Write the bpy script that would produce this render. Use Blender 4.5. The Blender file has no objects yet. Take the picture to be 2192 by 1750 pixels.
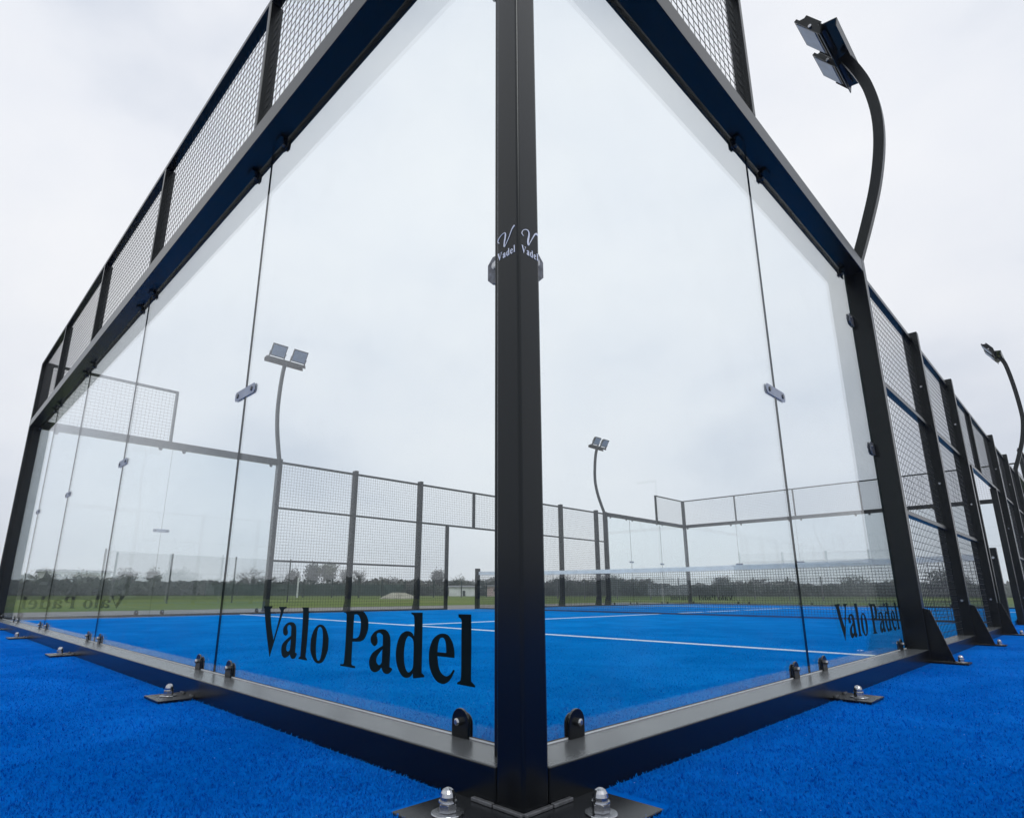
import bpy, bmesh, math, random, json
import numpy as np
from mathutils import Vector, Matrix
from mathutils.geometry import tessellate_polygon

S = bpy.context.scene
C = S.collection
R = math.radians
random.seed(7)

# ------------------------------------------------------------------ camera
def cam_setup():
    cx, cy, cz = 0.9004, -0.9693, 0.4392
    yaw, pitch, roll = 0.793, 0.2535, 0.0017
    f = Vector((-math.sin(yaw)*math.cos(pitch), math.cos(yaw)*math.cos(pitch), math.sin(pitch)))
    r0 = Vector((math.cos(yaw), math.sin(yaw), 0)); u0 = r0.cross(f)
    r = r0*math.cos(roll) + u0*math.sin(roll)
    u = -r0*math.sin(roll) + u0*math.cos(roll)
    cd = bpy.data.cameras.new('camera'); co = bpy.data.objects.new('camera', cd); C.objects.link(co)
    m = Matrix((r, u, -f)).transposed().to_4x4(); m.translation = (cx, cy, cz)
    co.matrix_world = m
    cd.sensor_fit = 'HORIZONTAL'; cd.sensor_width = 36.0
    cd.lens = 36.0*1254.63/2192.0
    cd.shift_x = 36.25/2192.0
    cd.shift_y = 68.43/2192.0
    cd.clip_start = 0.02; cd.clip_end = 3000
    S.camera = co
cam_setup()

# ------------------------------------------------------------------ world and sun
SUN_EL, SUN_AZ = R(48), R(118)
w = bpy.data.worlds.new('World'); S.world = w; w.use_nodes = True
nt = w.node_tree; nt.nodes.clear()
def wn(t, **k):
    n = nt.nodes.new(t)
    for a, b in k.items(): setattr(n, a, b)
    return n
out = wn('ShaderNodeOutputWorld')
sky = wn('ShaderNodeTexSky', sky_type='NISHITA', sun_disc=False, sun_elevation=SUN_EL, sun_rotation=SUN_AZ)
bg1 = wn('ShaderNodeBackground'); bg1.inputs['Strength'].default_value = 0.10
nt.links.new(sky.outputs[0], bg1.inputs[0])
tc = wn('ShaderNodeTexCoord')
mp = wn('ShaderNodeMapping'); mp.inputs['Scale'].default_value = (1.0, 1.0, 1.7)
mp.inputs['Location'].default_value = (0.7, 3.9, 14.2)
nt.links.new(tc.outputs['Generated'], mp.inputs['Vector'])
nz = wn('ShaderNodeTexNoise'); nz.inputs['Scale'].default_value = 1.9; nz.inputs['Detail'].default_value = 6.0
nz.inputs['Roughness'].default_value = 0.48; nz.inputs['Distortion'].default_value = 0.1
nt.links.new(mp.outputs[0], nz.inputs['Vector'])
cr = wn('ShaderNodeValToRGB')
e = cr.color_ramp.elements
e[0].position = 0.36; e[0].color = (0.72, 0.765, 0.85, 1)
e[1].position = 0.63; e[1].color = (0.95, 0.962, 0.992, 1)
m_ = cr.color_ramp.elements.new(0.47); m_.color = (0.865, 0.892, 0.95, 1)
nt.links.new(nz.outputs[0], cr.inputs[0])
bg2 = wn('ShaderNodeBackground')
sz = wn('ShaderNodeSeparateXYZ'); nt.links.new(tc.outputs['Generated'], sz.inputs[0])
gr_ = wn('ShaderNodeMapRange'); gr_.inputs['From Min'].default_value = 0.0; gr_.inputs['From Max'].default_value = 0.55
gr_.inputs['To Min'].default_value = 0.93; gr_.inputs['To Max'].default_value = 1.04
nt.links.new(sz.outputs['Z'], gr_.inputs[0]); nt.links.new(gr_.outputs[0], bg2.inputs['Strength'])
nt.links.new(cr.outputs[0], bg2.inputs[0])
mx = wn('ShaderNodeMixShader'); mx.inputs[0].default_value = 0.93
nt.links.new(bg1.outputs[0], mx.inputs[1]); nt.links.new(bg2.outputs[0], mx.inputs[2])
nt.links.new(mx.outputs[0], out.inputs[0])

sl = bpy.data.lights.new('sun', 'SUN'); sl.energy = 0.6; sl.angle = R(18); sl.color = (1.0, 0.985, 0.965)
so = bpy.data.objects.new('sun', sl); C.objects.link(so)
sd = Vector((math.sin(SUN_AZ)*math.cos(SUN_EL), math.cos(SUN_AZ)*math.cos(SUN_EL), math.sin(SUN_EL)))
so.rotation_euler = sd.to_track_quat('Z', 'Y').to_euler(); so.location = (5, -5, 12)

S.view_settings.view_transform = 'Standard'; S.view_settings.look = 'None'
S.view_settings.gamma = 1.0; S.view_settings.exposure = 0.0; S.view_settings.use_curve_mapping = False
S.cycles.max_bounces = 14; S.cycles.transparent_max_bounces = 40
S.cycles.diffuse_bounces = 3; S.cycles.glossy_bounces = 6
S.render.film_transparent = False
S.cycles.volume_bounces = 0

# ------------------------------------------------------------------ materials
def mat(name):
    m = bpy.data.materials.new(name); m.use_nodes = True
    n = m.node_tree; n.nodes.clear()
    o = n.nodes.new('ShaderNodeOutputMaterial')
    return m, n, o
def pbr(name, col, rough=0.5, metal=0.0, spec=0.5, var=0.0, vscale=8.0, bump=0.0, bscale=200.0, col2=None, rvar=0.0):
    m, n, o = mat(name)
    p = n.nodes.new('ShaderNodeBsdfPrincipled')
    p.inputs['Base Color'].default_value = (*col, 1); p.inputs['Roughness'].default_value = rough
    p.inputs['Metallic'].default_value = metal; p.inputs['Specular IOR Level'].default_value = spec
    n.links.new(p.outputs[0], o.inputs[0])
    t = n.nodes.new('ShaderNodeTexCoord')
    if var or col2:
        z = n.nodes.new('ShaderNodeTexNoise'); z.inputs['Scale'].default_value = vscale; z.inputs['Detail'].default_value = 4
        n.links.new(t.outputs['Object'], z.inputs['Vector'])
        r = n.nodes.new('ShaderNodeValToRGB')
        a = tuple(c*(1-var) for c in col); b = col2 or tuple(min(1, c*(1+var)) for c in col)
        r.color_ramp.elements[0].position = 0.35; r.color_ramp.elements[1].position = 0.65
        r.color_ramp.elements[0].color = (*a, 1); r.color_ramp.elements[1].color = (*b, 1)
        n.links.new(z.outputs[0], r.inputs[0]); n.links.new(r.outputs[0], p.inputs['Base Color'])
        if rvar:
            mr = n.nodes.new('ShaderNodeMapRange'); mr.inputs['To Min'].default_value = rough-rvar; mr.inputs['To Max'].default_value = rough+rvar
            n.links.new(z.outputs[0], mr.inputs[0]); n.links.new(mr.outputs[0], p.inputs['Roughness'])
    if bump:
        z2 = n.nodes.new('ShaderNodeTexNoise'); z2.inputs['Scale'].default_value = bscale; z2.inputs['Detail'].default_value = 3
        n.links.new(t.outputs['Object'], z2.inputs['Vector'])
        bp = n.nodes.new('ShaderNodeBump'); bp.inputs['Strength'].default_value = bump; bp.inputs['Distance'].default_value = 0.001
        n.links.new(z2.outputs[0], bp.inputs['Height']); n.links.new(bp.outputs[0], p.inputs['Normal'])
    return m

M = {}
def coat_mat(sky_sheen=(0.098, 0.104, 0.108, 1)):  # grey sky sheen mixed into the base colour of upward faces
    m, n, o = mat('black_powder_coat'); L = n.links.new
    p = n.nodes.new('ShaderNodeBsdfPrincipled'); p.inputs['Roughness'].default_value = 0.26; p.inputs['Specular IOR Level'].default_value = 0.37
    p.inputs['Specular Tint'].default_value = (0.80, 0.86, 0.86, 1)
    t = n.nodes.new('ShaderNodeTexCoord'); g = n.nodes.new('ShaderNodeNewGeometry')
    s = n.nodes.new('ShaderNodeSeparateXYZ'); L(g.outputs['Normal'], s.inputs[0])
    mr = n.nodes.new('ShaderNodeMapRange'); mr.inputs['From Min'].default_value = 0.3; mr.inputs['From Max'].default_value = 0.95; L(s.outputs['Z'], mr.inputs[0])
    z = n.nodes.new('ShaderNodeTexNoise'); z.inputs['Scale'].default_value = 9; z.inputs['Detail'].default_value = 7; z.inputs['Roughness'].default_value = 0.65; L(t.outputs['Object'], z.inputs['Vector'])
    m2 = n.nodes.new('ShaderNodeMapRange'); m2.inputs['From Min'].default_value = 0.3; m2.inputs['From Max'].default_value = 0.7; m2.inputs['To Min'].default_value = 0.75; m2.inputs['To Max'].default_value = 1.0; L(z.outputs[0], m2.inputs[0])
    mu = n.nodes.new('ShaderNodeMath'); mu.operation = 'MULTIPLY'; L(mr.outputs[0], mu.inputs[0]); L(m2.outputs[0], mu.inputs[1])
    mx = n.nodes.new('ShaderNodeMix'); mx.data_type = 'RGBA'; mx.inputs[6].default_value = (0.0020, 0.0025, 0.0036, 1); mx.inputs[7].default_value = sky_sheen
    L(mu.outputs[0], mx.inputs[0]); L(mx.outputs[2], p.inputs['Base Color']); L(p.outputs[0], o.inputs[0])
    return m
M['plate'] = coat_mat((0.016, 0.018, 0.021, 1))  # weaker painted sheen on the plates
M['black'] = coat_mat()   # upward faces coloured greyer, a painted stand-in for their sky reflection
M['darkbolt'] = pbr('dark_steel', (0.10, 0.105, 0.11), 0.35, 0.9, 0.5, var=0.15, vscale=40)
M['strip'] = pbr('pale_white', (0.72, 0.75, 0.78), 0.4, var=0.05, vscale=9)
M['wire'] = pbr('dark_wire', (0.005, 0.006, 0.008), 0.4, 0, 0.4, var=0.2, vscale=3)
M['steel'] = pbr('zinc_steel', (0.45, 0.46, 0.48), 0.25, 1.0, 0.5, var=0.15, vscale=40)
M['alu'] = pbr('aluminium_plate', (0.36, 0.38, 0.40), 0.5, 0.0, 0.5, var=0.1, vscale=20)
M['weld'] = pbr('weld_steel', (0.16, 0.165, 0.175), 0.5, 0.6, 0.5, var=0.3, vscale=60)
M['rubber'] = pbr('rubber', (0.01, 0.01, 0.01), 0.7)
M['letter'] = pbr('dark_vinyl', (0.0015, 0.009, 0.011), 0.7, 0, 0.08, var=0.2, vscale=3)
M['whiteletter'] = pbr('pale_vinyl', (0.85, 0.85, 0.86), 0.5, var=0.05, vscale=30)
M['tape'] = pbr('white_tape', (0.88, 0.88, 0.80), 0.8, var=0.08, vscale=6)
M['netting'] = pbr('black_netting', (0.04, 0.043, 0.047), 0.8, var=0.2, vscale=6)
M['line'] = pbr('white_line', (0.86, 0.97, 0.90), 0.85, var=0.12, vscale=30, bump=0.6, bscale=500)
M['lens'] = pbr('floodlight_glass', (0.26, 0.29, 0.31), 0.4, 0.0, 0.4, var=0.12, vscale=7)
M['render'] = pbr('white_render', (0.74, 0.75, 0.75), 0.8, var=0.12, vscale=1.2)
M['pinkrender'] = pbr('pink_render', (0.66, 0.50, 0.48), 0.8, var=0.1, vscale=1.2)
M['roof'] = pbr('grey_roof', (0.20, 0.20, 0.21), 0.7, var=0.15, vscale=2)
M['window'] = pbr('dark_window', (0.03, 0.035, 0.04), 0.15)
M['whitepaint'] = pbr('white_paint', (0.62, 0.64, 0.64), 0.5, var=0.08, vscale=3)
M['tarp'] = pbr('sand_heap', (0.34, 0.33, 0.26), 0.9, var=0.25, vscale=1.2, bump=0.5, bscale=4)
M['bark'] = pbr('bark', (0.07, 0.06, 0.05), 0.9, var=0.3, vscale=3)
M['bare'] = pbr('bare_twigs', (0.13, 0.12, 0.105), 0.9, var=0.3, vscale=0.8)
M['leafA'] = pbr('leaf_olive', (0.07, 0.085, 0.052), 0.8, var=0.45, vscale=0.6, col2=(0.14, 0.155, 0.095))
M['leafB'] = pbr('leaf_brown', (0.100, 0.098, 0.085), 0.85, var=0.3, vscale=0.3, col2=(0.150, 0.145, 0.122))
M['leafC'] = pbr('leaf_dark', (0.062, 0.078, 0.064), 0.85, var=0.3, vscale=0.25, col2=(0.10, 0.118, 0.092))
M['path'] = pbr('grey_gravel', (0.20, 0.195, 0.185), 0.95, var=0.3, vscale=3, bump=1.0, bscale=60)
M['fencegreen'] = pbr('green_fence', (0.016, 0.03, 0.028), 0.6, var=0.2, vscale=2)

def glass_mat():
    m, n, o = mat('toughened_glass')
    L = n.links.new
    g = n.nodes.new('ShaderNodeNewGeometry')
    dt = n.nodes.new('ShaderNodeVectorMath'); dt.operation = 'DOT_PRODUCT'
    L(g.outputs['Normal'], dt.inputs[0]); L(g.outputs['Incoming'], dt.inputs[1])
    ab = n.nodes.new('ShaderNodeMath'); ab.operation = 'ABSOLUTE'; L(dt.outputs['Value'], ab.inputs[0])
    s1 = n.nodes.new('ShaderNodeMath'); s1.operation = 'SUBTRACT'; s1.inputs[0].default_value = 1.0; L(ab.outputs[0], s1.inputs[1]); s1.use_clamp = True
    pw = n.nodes.new('ShaderNodeMath'); pw.operation = 'POWER'; pw.inputs[1].default_value = 5.0; L(s1.outputs[0], pw.inputs[0])
    ma = n.nodes.new('ShaderNodeMath'); ma.operation = 'MULTIPLY_ADD'; ma.inputs[1].default_value = 0.72; ma.inputs[2].default_value = 0.04; L(pw.outputs[0], ma.inputs[0])
    tr = n.nodes.new('ShaderNodeBsdfTransparent'); tr.inputs[0].default_value = (0.962, 0.984, 0.988, 1)
    gl = n.nodes.new('ShaderNodeBsdfGlossy'); gl.inputs['Roughness'].default_value = 0.0; gl.inputs[0].default_value = (0.98, 0.99, 1.0, 1)
    mx = n.nodes.new('ShaderNodeMixShader'); L(ma.outputs[0], mx.inputs[0]); L(tr.outputs[0], mx.inputs[1]); L(gl.outputs[0], mx.inputs[2])
    t = n.nodes.new('ShaderNodeTexCoord'); z = n.nodes.new('ShaderNodeTexNoise'); z.inputs['Scale'].default_value = 3.0; z.inputs['Detail'].default_value = 8; z.inputs['Roughness'].default_value = 0.7; L(t.outputs['Object'], z.inputs['Vector'])
    v = n.nodes.new('ShaderNodeTexVoronoi'); v.inputs['Scale'].default_value = 34; L(t.outputs['Object'], v.inputs['Vector'])
    lt = n.nodes.new('ShaderNodeMath'); lt.operation = 'LESS_THAN'; lt.inputs[1].default_value = 0.10; L(v.outputs['Distance'], lt.inputs[0])
    sc_ = n.nodes.new('ShaderNodeSeparateColor'); L(v.outputs['Color'], sc_.inputs[0])
    gt = n.nodes.new('ShaderNodeMath'); gt.operation = 'GREATER_THAN'; gt.inputs[1].default_value = 0.8; L(sc_.outputs[0], gt.inputs[0])
    sp = n.nodes.new('ShaderNodeMath'); sp.operation = 'MULTIPLY'; L(lt.outputs[0], sp.inputs[0]); L(gt.outputs[0], sp.inputs[1])
    mr = n.nodes.new('ShaderNodeMapRange'); mr.inputs['From Min'].default_value = 0.5; mr.inputs['From Max'].default_value = 0.8; mr.inputs['To Max'].default_value = 0.014; L(z.outputs[0], mr.inputs[0])
    ad = n.nodes.new('ShaderNodeMath'); ad.operation = 'MULTIPLY_ADD'; ad.inputs[1].default_value = 0.045; L(sp.outputs[0], ad.inputs[0]); L(mr.outputs[0], ad.inputs[2])
    df = n.nodes.new('ShaderNodeBsdfDiffuse'); df.inputs[0].default_value = (0.55, 0.56, 0.55, 1)
    m2 = n.nodes.new('ShaderNodeMixShader'); L(ad.outputs[0], m2.inputs[0]); L(mx.outputs[0], m2.inputs[1]); L(df.outputs[0], m2.inputs[2])
    L(m2.outputs[0], o.inputs[0])
    return m
M['glass'] = glass_mat()
def edge_mat():
    m, n, o = mat('green_glass_edge')
    L = n.links.new
    tr = n.nodes.new('ShaderNodeBsdfTransparent'); tr.inputs[0].default_value = (0.10, 0.22, 0.22, 1)
    p = n.nodes.new('ShaderNodeBsdfPrincipled'); p.inputs['Base Color'].default_value = (0.002, 0.006, 0.007, 1); p.inputs['Roughness'].default_value = 0.4; p.inputs['Specular IOR Level'].default_value = 0.05
    mx = n.nodes.new('ShaderNodeMixShader'); mx.inputs[0].default_value = 0.93; L(tr.outputs[0], mx.inputs[1]); L(p.outputs[0], mx.inputs[2]); L(mx.outputs[0], o.inputs[0])
    return m
M['edge'] = edge_mat()
def veil_mat(name, col, dens, scale):
    m, n, o = mat(name); L = n.links.new
    tr = n.nodes.new('ShaderNodeBsdfTransparent'); d = n.nodes.new('ShaderNodeBsdfDiffuse'); d.inputs[0].default_value = (*col, 1)
    t = n.nodes.new('ShaderNodeTexCoord'); z = n.nodes.new('ShaderNodeTexNoise'); z.inputs['Scale'].default_value = scale; L(t.outputs['Object'], z.inputs['Vector'])
    mr = n.nodes.new('ShaderNodeMapRange'); mr.inputs['To Min'].default_value = dens*0.7; mr.inputs['To Max'].default_value = dens*1.3; L(z.outputs[0], mr.inputs[0])
    mx = n.nodes.new('ShaderNodeMixShader'); L(mr.outputs[0], mx.inputs[0]); L(tr.outputs[0], mx.inputs[1]); L(d.outputs[0], mx.inputs[2]); L(mx.outputs[0], o.inputs[0])
    return m
M['screen'] = veil_mat('green_windbreak_mesh', (0.055, 0.088, 0.078), 0.74, 0.15)
M['veil'] = veil_mat('fine_fence_netting', (0.03, 0.05, 0.045), 0.16, 0.4)

def turf_mat(name, a, b, c, speck=True, bump=True):
    m, n, o = mat(name); L = n.links.new
    p = n.nodes.new('ShaderNodeBsdfPrincipled'); p.inputs['Roughness'].default_value = 0.9; p.inputs['Specular IOR Level'].default_value = 0.0
    t = n.nodes.new('ShaderNodeTexCoord')
    def noise(sc, det, dist=0.0, vec=None):
        z = n.nodes.new('ShaderNodeTexNoise'); z.inputs['Scale'].default_value = sc; z.inputs['Detail'].default_value = det; z.inputs['Distortion'].default_value = dist
        L(vec or t.outputs['Object'], z.inputs['Vector']); return z
    big = noise(1.6, 7, 0.8); fine = noise(170, 4, 1.2); mid = noise(26, 5, 0.5)
    r1 = n.nodes.new('ShaderNodeValToRGB'); r1.color_ramp.elements[0].position = 0.3; r1.color_ramp.elements[1].position = 0.7
    r1.color_ramp.elements[0].color = (*a, 1); r1.color_ramp.elements[1].color = (*b, 1)
    av = n.nodes.new('ShaderNodeMath'); av.operation = 'MULTIPLY_ADD'; av.inputs[1].default_value = 0.55; L(fine.outputs[0], av.inputs[0])
    a2 = n.nodes.new('ShaderNodeMath'); a2.operation = 'MULTIPLY'; a2.inputs[1].default_value = 0.45; L(mid.outputs[0], a2.inputs[0]); L(a2.outputs[0], av.inputs[2])
    L(av.outputs[0], r1.inputs[0])
    m1 = n.nodes.new('ShaderNodeMix'); m1.data_type = 'RGBA'; m1.inputs[7].default_value = (*c, 1); L(r1.outputs[0], m1.inputs[6])
    mr = n.nodes.new('ShaderNodeMapRange'); mr.inputs['From Min'].default_value = 0.40; mr.inputs['From Max'].default_value = 0.66; mr.inputs['To Max'].default_value = 0.6
    L(big.outputs[0], mr.inputs[0]); L(mr.outputs[0], m1.inputs[0])
    last = m1.outputs[2]
    if speck:
        v = n.nodes.new('ShaderNodeTexVoronoi'); v.inputs['Scale'].default_value = 42; L(t.outputs['Object'], v.inputs['Vector'])
        lt = n.nodes.new('ShaderNodeMath'); lt.operation = 'LESS_THAN'; lt.inputs[1].default_value = 0.06; L(v.outputs['Distance'], lt.inputs[0])
        sx = n.nodes.new('ShaderNodeSeparateColor'); L(v.outputs['Color'], sx.inputs[0])
        g2 = n.nodes.new('ShaderNodeMath'); g2.operation = 'GREATER_THAN'; g2.inputs[1].default_value = 0.62; L(sx.outputs[0], g2.inputs[0])
        mm = n.nodes.new('ShaderNodeMath'); mm.operation = 'MULTIPLY'; L(lt.outputs[0], mm.inputs[0]); L(g2.outputs[0], mm.inputs[1])
        m2 = n.nodes.new('ShaderNodeMix'); m2.data_type = 'RGBA'; m2.inputs[7].default_value = (0.55, 0.72, 0.88, 1); L(last, m2.inputs[6]); L(mm.outputs[0], m2.inputs[0])
        last = m2.outputs[2]
    L(last, p.inputs['Base Color'])
    if bump:
        bp = n.nodes.new('ShaderNodeBump'); bp.inputs['Strength'].default_value = 0.7; bp.inputs['Distance'].default_value = 0.006
        L(av.outputs[0], bp.inputs['Height']); L(bp.outputs[0], p.inputs['Normal'])
    L(p.outputs[0], o.inputs[0])
    return m
M['turf'] = turf_mat('blue_turf', (0.0, 0.092, 0.44), (0.0, 0.130, 0.57), (0.004, 0.185, 0.70))
M['turfin'] = turf_mat('blue_court_turf', (0.0, 0.150, 0.46), (0.0, 0.185, 0.55), (0.004, 0.26, 0.70))
M['bladein'] = turf_mat('blue_court_fibre', (0.0, 0.155, 0.48), (0.0, 0.19, 0.60), (0.006, 0.27, 0.75), speck=False, bump=False)
M['blade'] = turf_mat('blue_turf_fibre', (0.0, 0.098, 0.44), (0.0, 0.150, 0.60), (0.004, 0.20, 0.72), speck=False, bump=False)
def grass_mat():
    m, n, o = mat('meadow_grass'); L = n.links.new
    p = n.nodes.new('ShaderNodeBsdfPrincipled'); p.inputs['Roughness'].default_value = 0.95; p.inputs['Specular IOR Level'].default_value = 0.1
    t = n.nodes.new('ShaderNodeTexCoord')
    z = n.nodes.new('ShaderNodeTexNoise'); z.inputs['Scale'].default_value = 0.09; z.inputs['Detail'].default_value = 8; L(t.outputs['Object'], z.inputs['Vector'])
    r = n.nodes.new('ShaderNodeValToRGB'); el = r.color_ramp.elements
    el[0].position = 0.3; el[0].color = (0.075, 0.115, 0.028, 1); el[1].position = 0.7; el[1].color = (0.155, 0.175, 0.055, 1)
    x = el.new(0.52); x.color = (0.115, 0.16, 0.035, 1)
    L(z.outputs[0], r.inputs[0]); L(r.outputs[0], p.inputs['Base Color'])
    z2 = n.nodes.new('ShaderNodeTexNoise'); z2.inputs['Scale'].default_value = 6; z2.inputs['Detail'].default_value = 6; L(t.outputs['Object'], z2.inputs['Vector'])
    bp = n.nodes.new('ShaderNodeBump'); bp.inputs['Strength'].default_value = 1.0; bp.inputs['Distance'].default_value = 0.05
    L(z2.outputs[0], bp.inputs['Height']); L(bp.outputs[0], p.inputs['Normal']); L(p.outputs[0], o.inputs[0])
    return m
M['grass'] = grass_mat()

# ------------------------------------------------------------------ builders
class MB:
    def __init__(s, T=None): s.v = []; s.f = []; s.mi = []; s.g = []; s.T = T or (lambda a, b, z: (a, b, z))
    def add(s, vs, fs, mi=0):
        k = len(s.v); s.g.append((k, len(s.f), len(vs), len(fs))); s.v += [s.T(*p) for p in vs]; s.f += [tuple(k+i for i in f) for f in fs]; s.mi += [mi]*len(fs)
        return s
    def box(s, a0, a1, b0, b1, z0, z1, mi=0, side=None):
        vs = [(a0,b0,z0),(a1,b0,z0),(a1,b1,z0),(a0,b1,z0),(a0,b0,z1),(a1,b0,z1),(a1,b1,z1),(a0,b1,z1)]
        fs = [(0,3,2,1),(4,5,6,7),(0,1,5,4),(2,3,7,6),(1,2,6,5),(3,0,4,7)]
        k = len(s.f); s.add(vs, fs, mi)
        if side is not None:           # faces other than +-b get another material
            for i in (0, 1, 4, 5): s.mi[k+i] = side
        return s
    def bar(s, p, q, r, n=4, caps=True, r2=None):
        p = Vector(p); q = Vector(q); d = (q-p).normalized()
        x = d.orthogonal().normalized() if abs(d.z) < 0.99 else Vector((1,0,0)); y = d.cross(x)
        r2 = r if r2 is None else r2
        vs = []
        for c_, rr in ((p, r), (q, r2)):
            for i in range(n):
                an = 2*math.pi*(i+0.5)/n
                vs.append(tuple(c_ + x*math.cos(an)*rr + y*math.sin(an)*rr))
        fs = [(i, (i+1) % n, n+(i+1) % n, n+i) for i in range(n)]
        if caps: fs += [tuple(range(n-1, -1, -1)), tuple(range(n, 2*n))]
        return s.add(vs, fs)
    def prism(s, pts, b0, b1, axis='b', mi=0):
        """closed outline in (a,z) extruded along b (or (b,z) along a)"""
        n = len(pts)
        if axis == 'b': vs = [(p[0], b0, p[1]) for p in pts] + [(p[0], b1, p[1]) for p in pts]
        elif axis == 'a': vs = [(b0, p[0], p[1]) for p in pts] + [(b1, p[0], p[1]) for p in pts]
        else: vs = [(p[0], p[1], b0) for p in pts] + [(p[0], p[1], b1) for p in pts]
        fs = [(i, (i+1) % n, n+(i+1) % n, n+i) for i in range(n)] + [tuple(range(n-1, -1, -1)), tuple(range(n, 2*n))]
        return s.add(vs, fs, mi)
    def build(s, name, mats, parent=None, bevel=0.0, segs=2, smooth=False):
        me = bpy.data.meshes.new(name)
        off = Vector((0, 0, 0))
        if parent is not None:
            p = parent
            while p is not None: off += p.location; p = p.parent
        me.from_pydata([tuple(Vector(v)-off) for v in s.v], [], s.f)
        if not isinstance(mats, (list, tuple)): mats = [mats]
        for m in mats: me.materials.append(m)
        for i, mi in enumerate(s.mi): me.polygons[i].material_index = mi
        bm = bmesh.new(); bm.from_mesh(me)
        bmesh.ops.recalc_face_normals(bm, faces=bm.faces)
        if bevel: bmesh.ops.bevel(bm, geom=list(bm.edges), offset=bevel, segments=segs, affect='EDGES', profile=0.5)
        bm.to_mesh(me); bm.free()
        if smooth: me.polygons.foreach_set('use_smooth', [True]*len(me.polygons))
        o = bpy.data.objects.new(name, me); C.objects.link(o)
        if parent is not None: o.parent = parent
        return o
def split(mb, name, mats, parent, bevel=0.0, segs=2):
    """one object for each piece of the builder"""
    res = []
    for kv, kf, nv, nf in mb.g:
        m = MB(); m.v = mb.v[kv:kv+nv]; m.f = [tuple(i-kv for i in f) for f in mb.f[kf:kf+nf]]; m.mi = mb.mi[kf:kf+nf]
        res.append(m.build(name, mats, parent, bevel, segs))
    return res
def tag(o, label=None, cat=None, group=None, kind=None):
    if label: o['label'] = label
    if cat: o['category'] = cat
    if group: o['group'] = group
    if kind: o['kind'] = kind
    return o
def thing(name, label, cat, loc=(0, 0, 0), group=None):
    o = bpy.data.objects.new(name, None); C.objects.link(o); o.location = loc; o.empty_display_size = 0.2
    return tag(o, label, cat, group)

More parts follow.
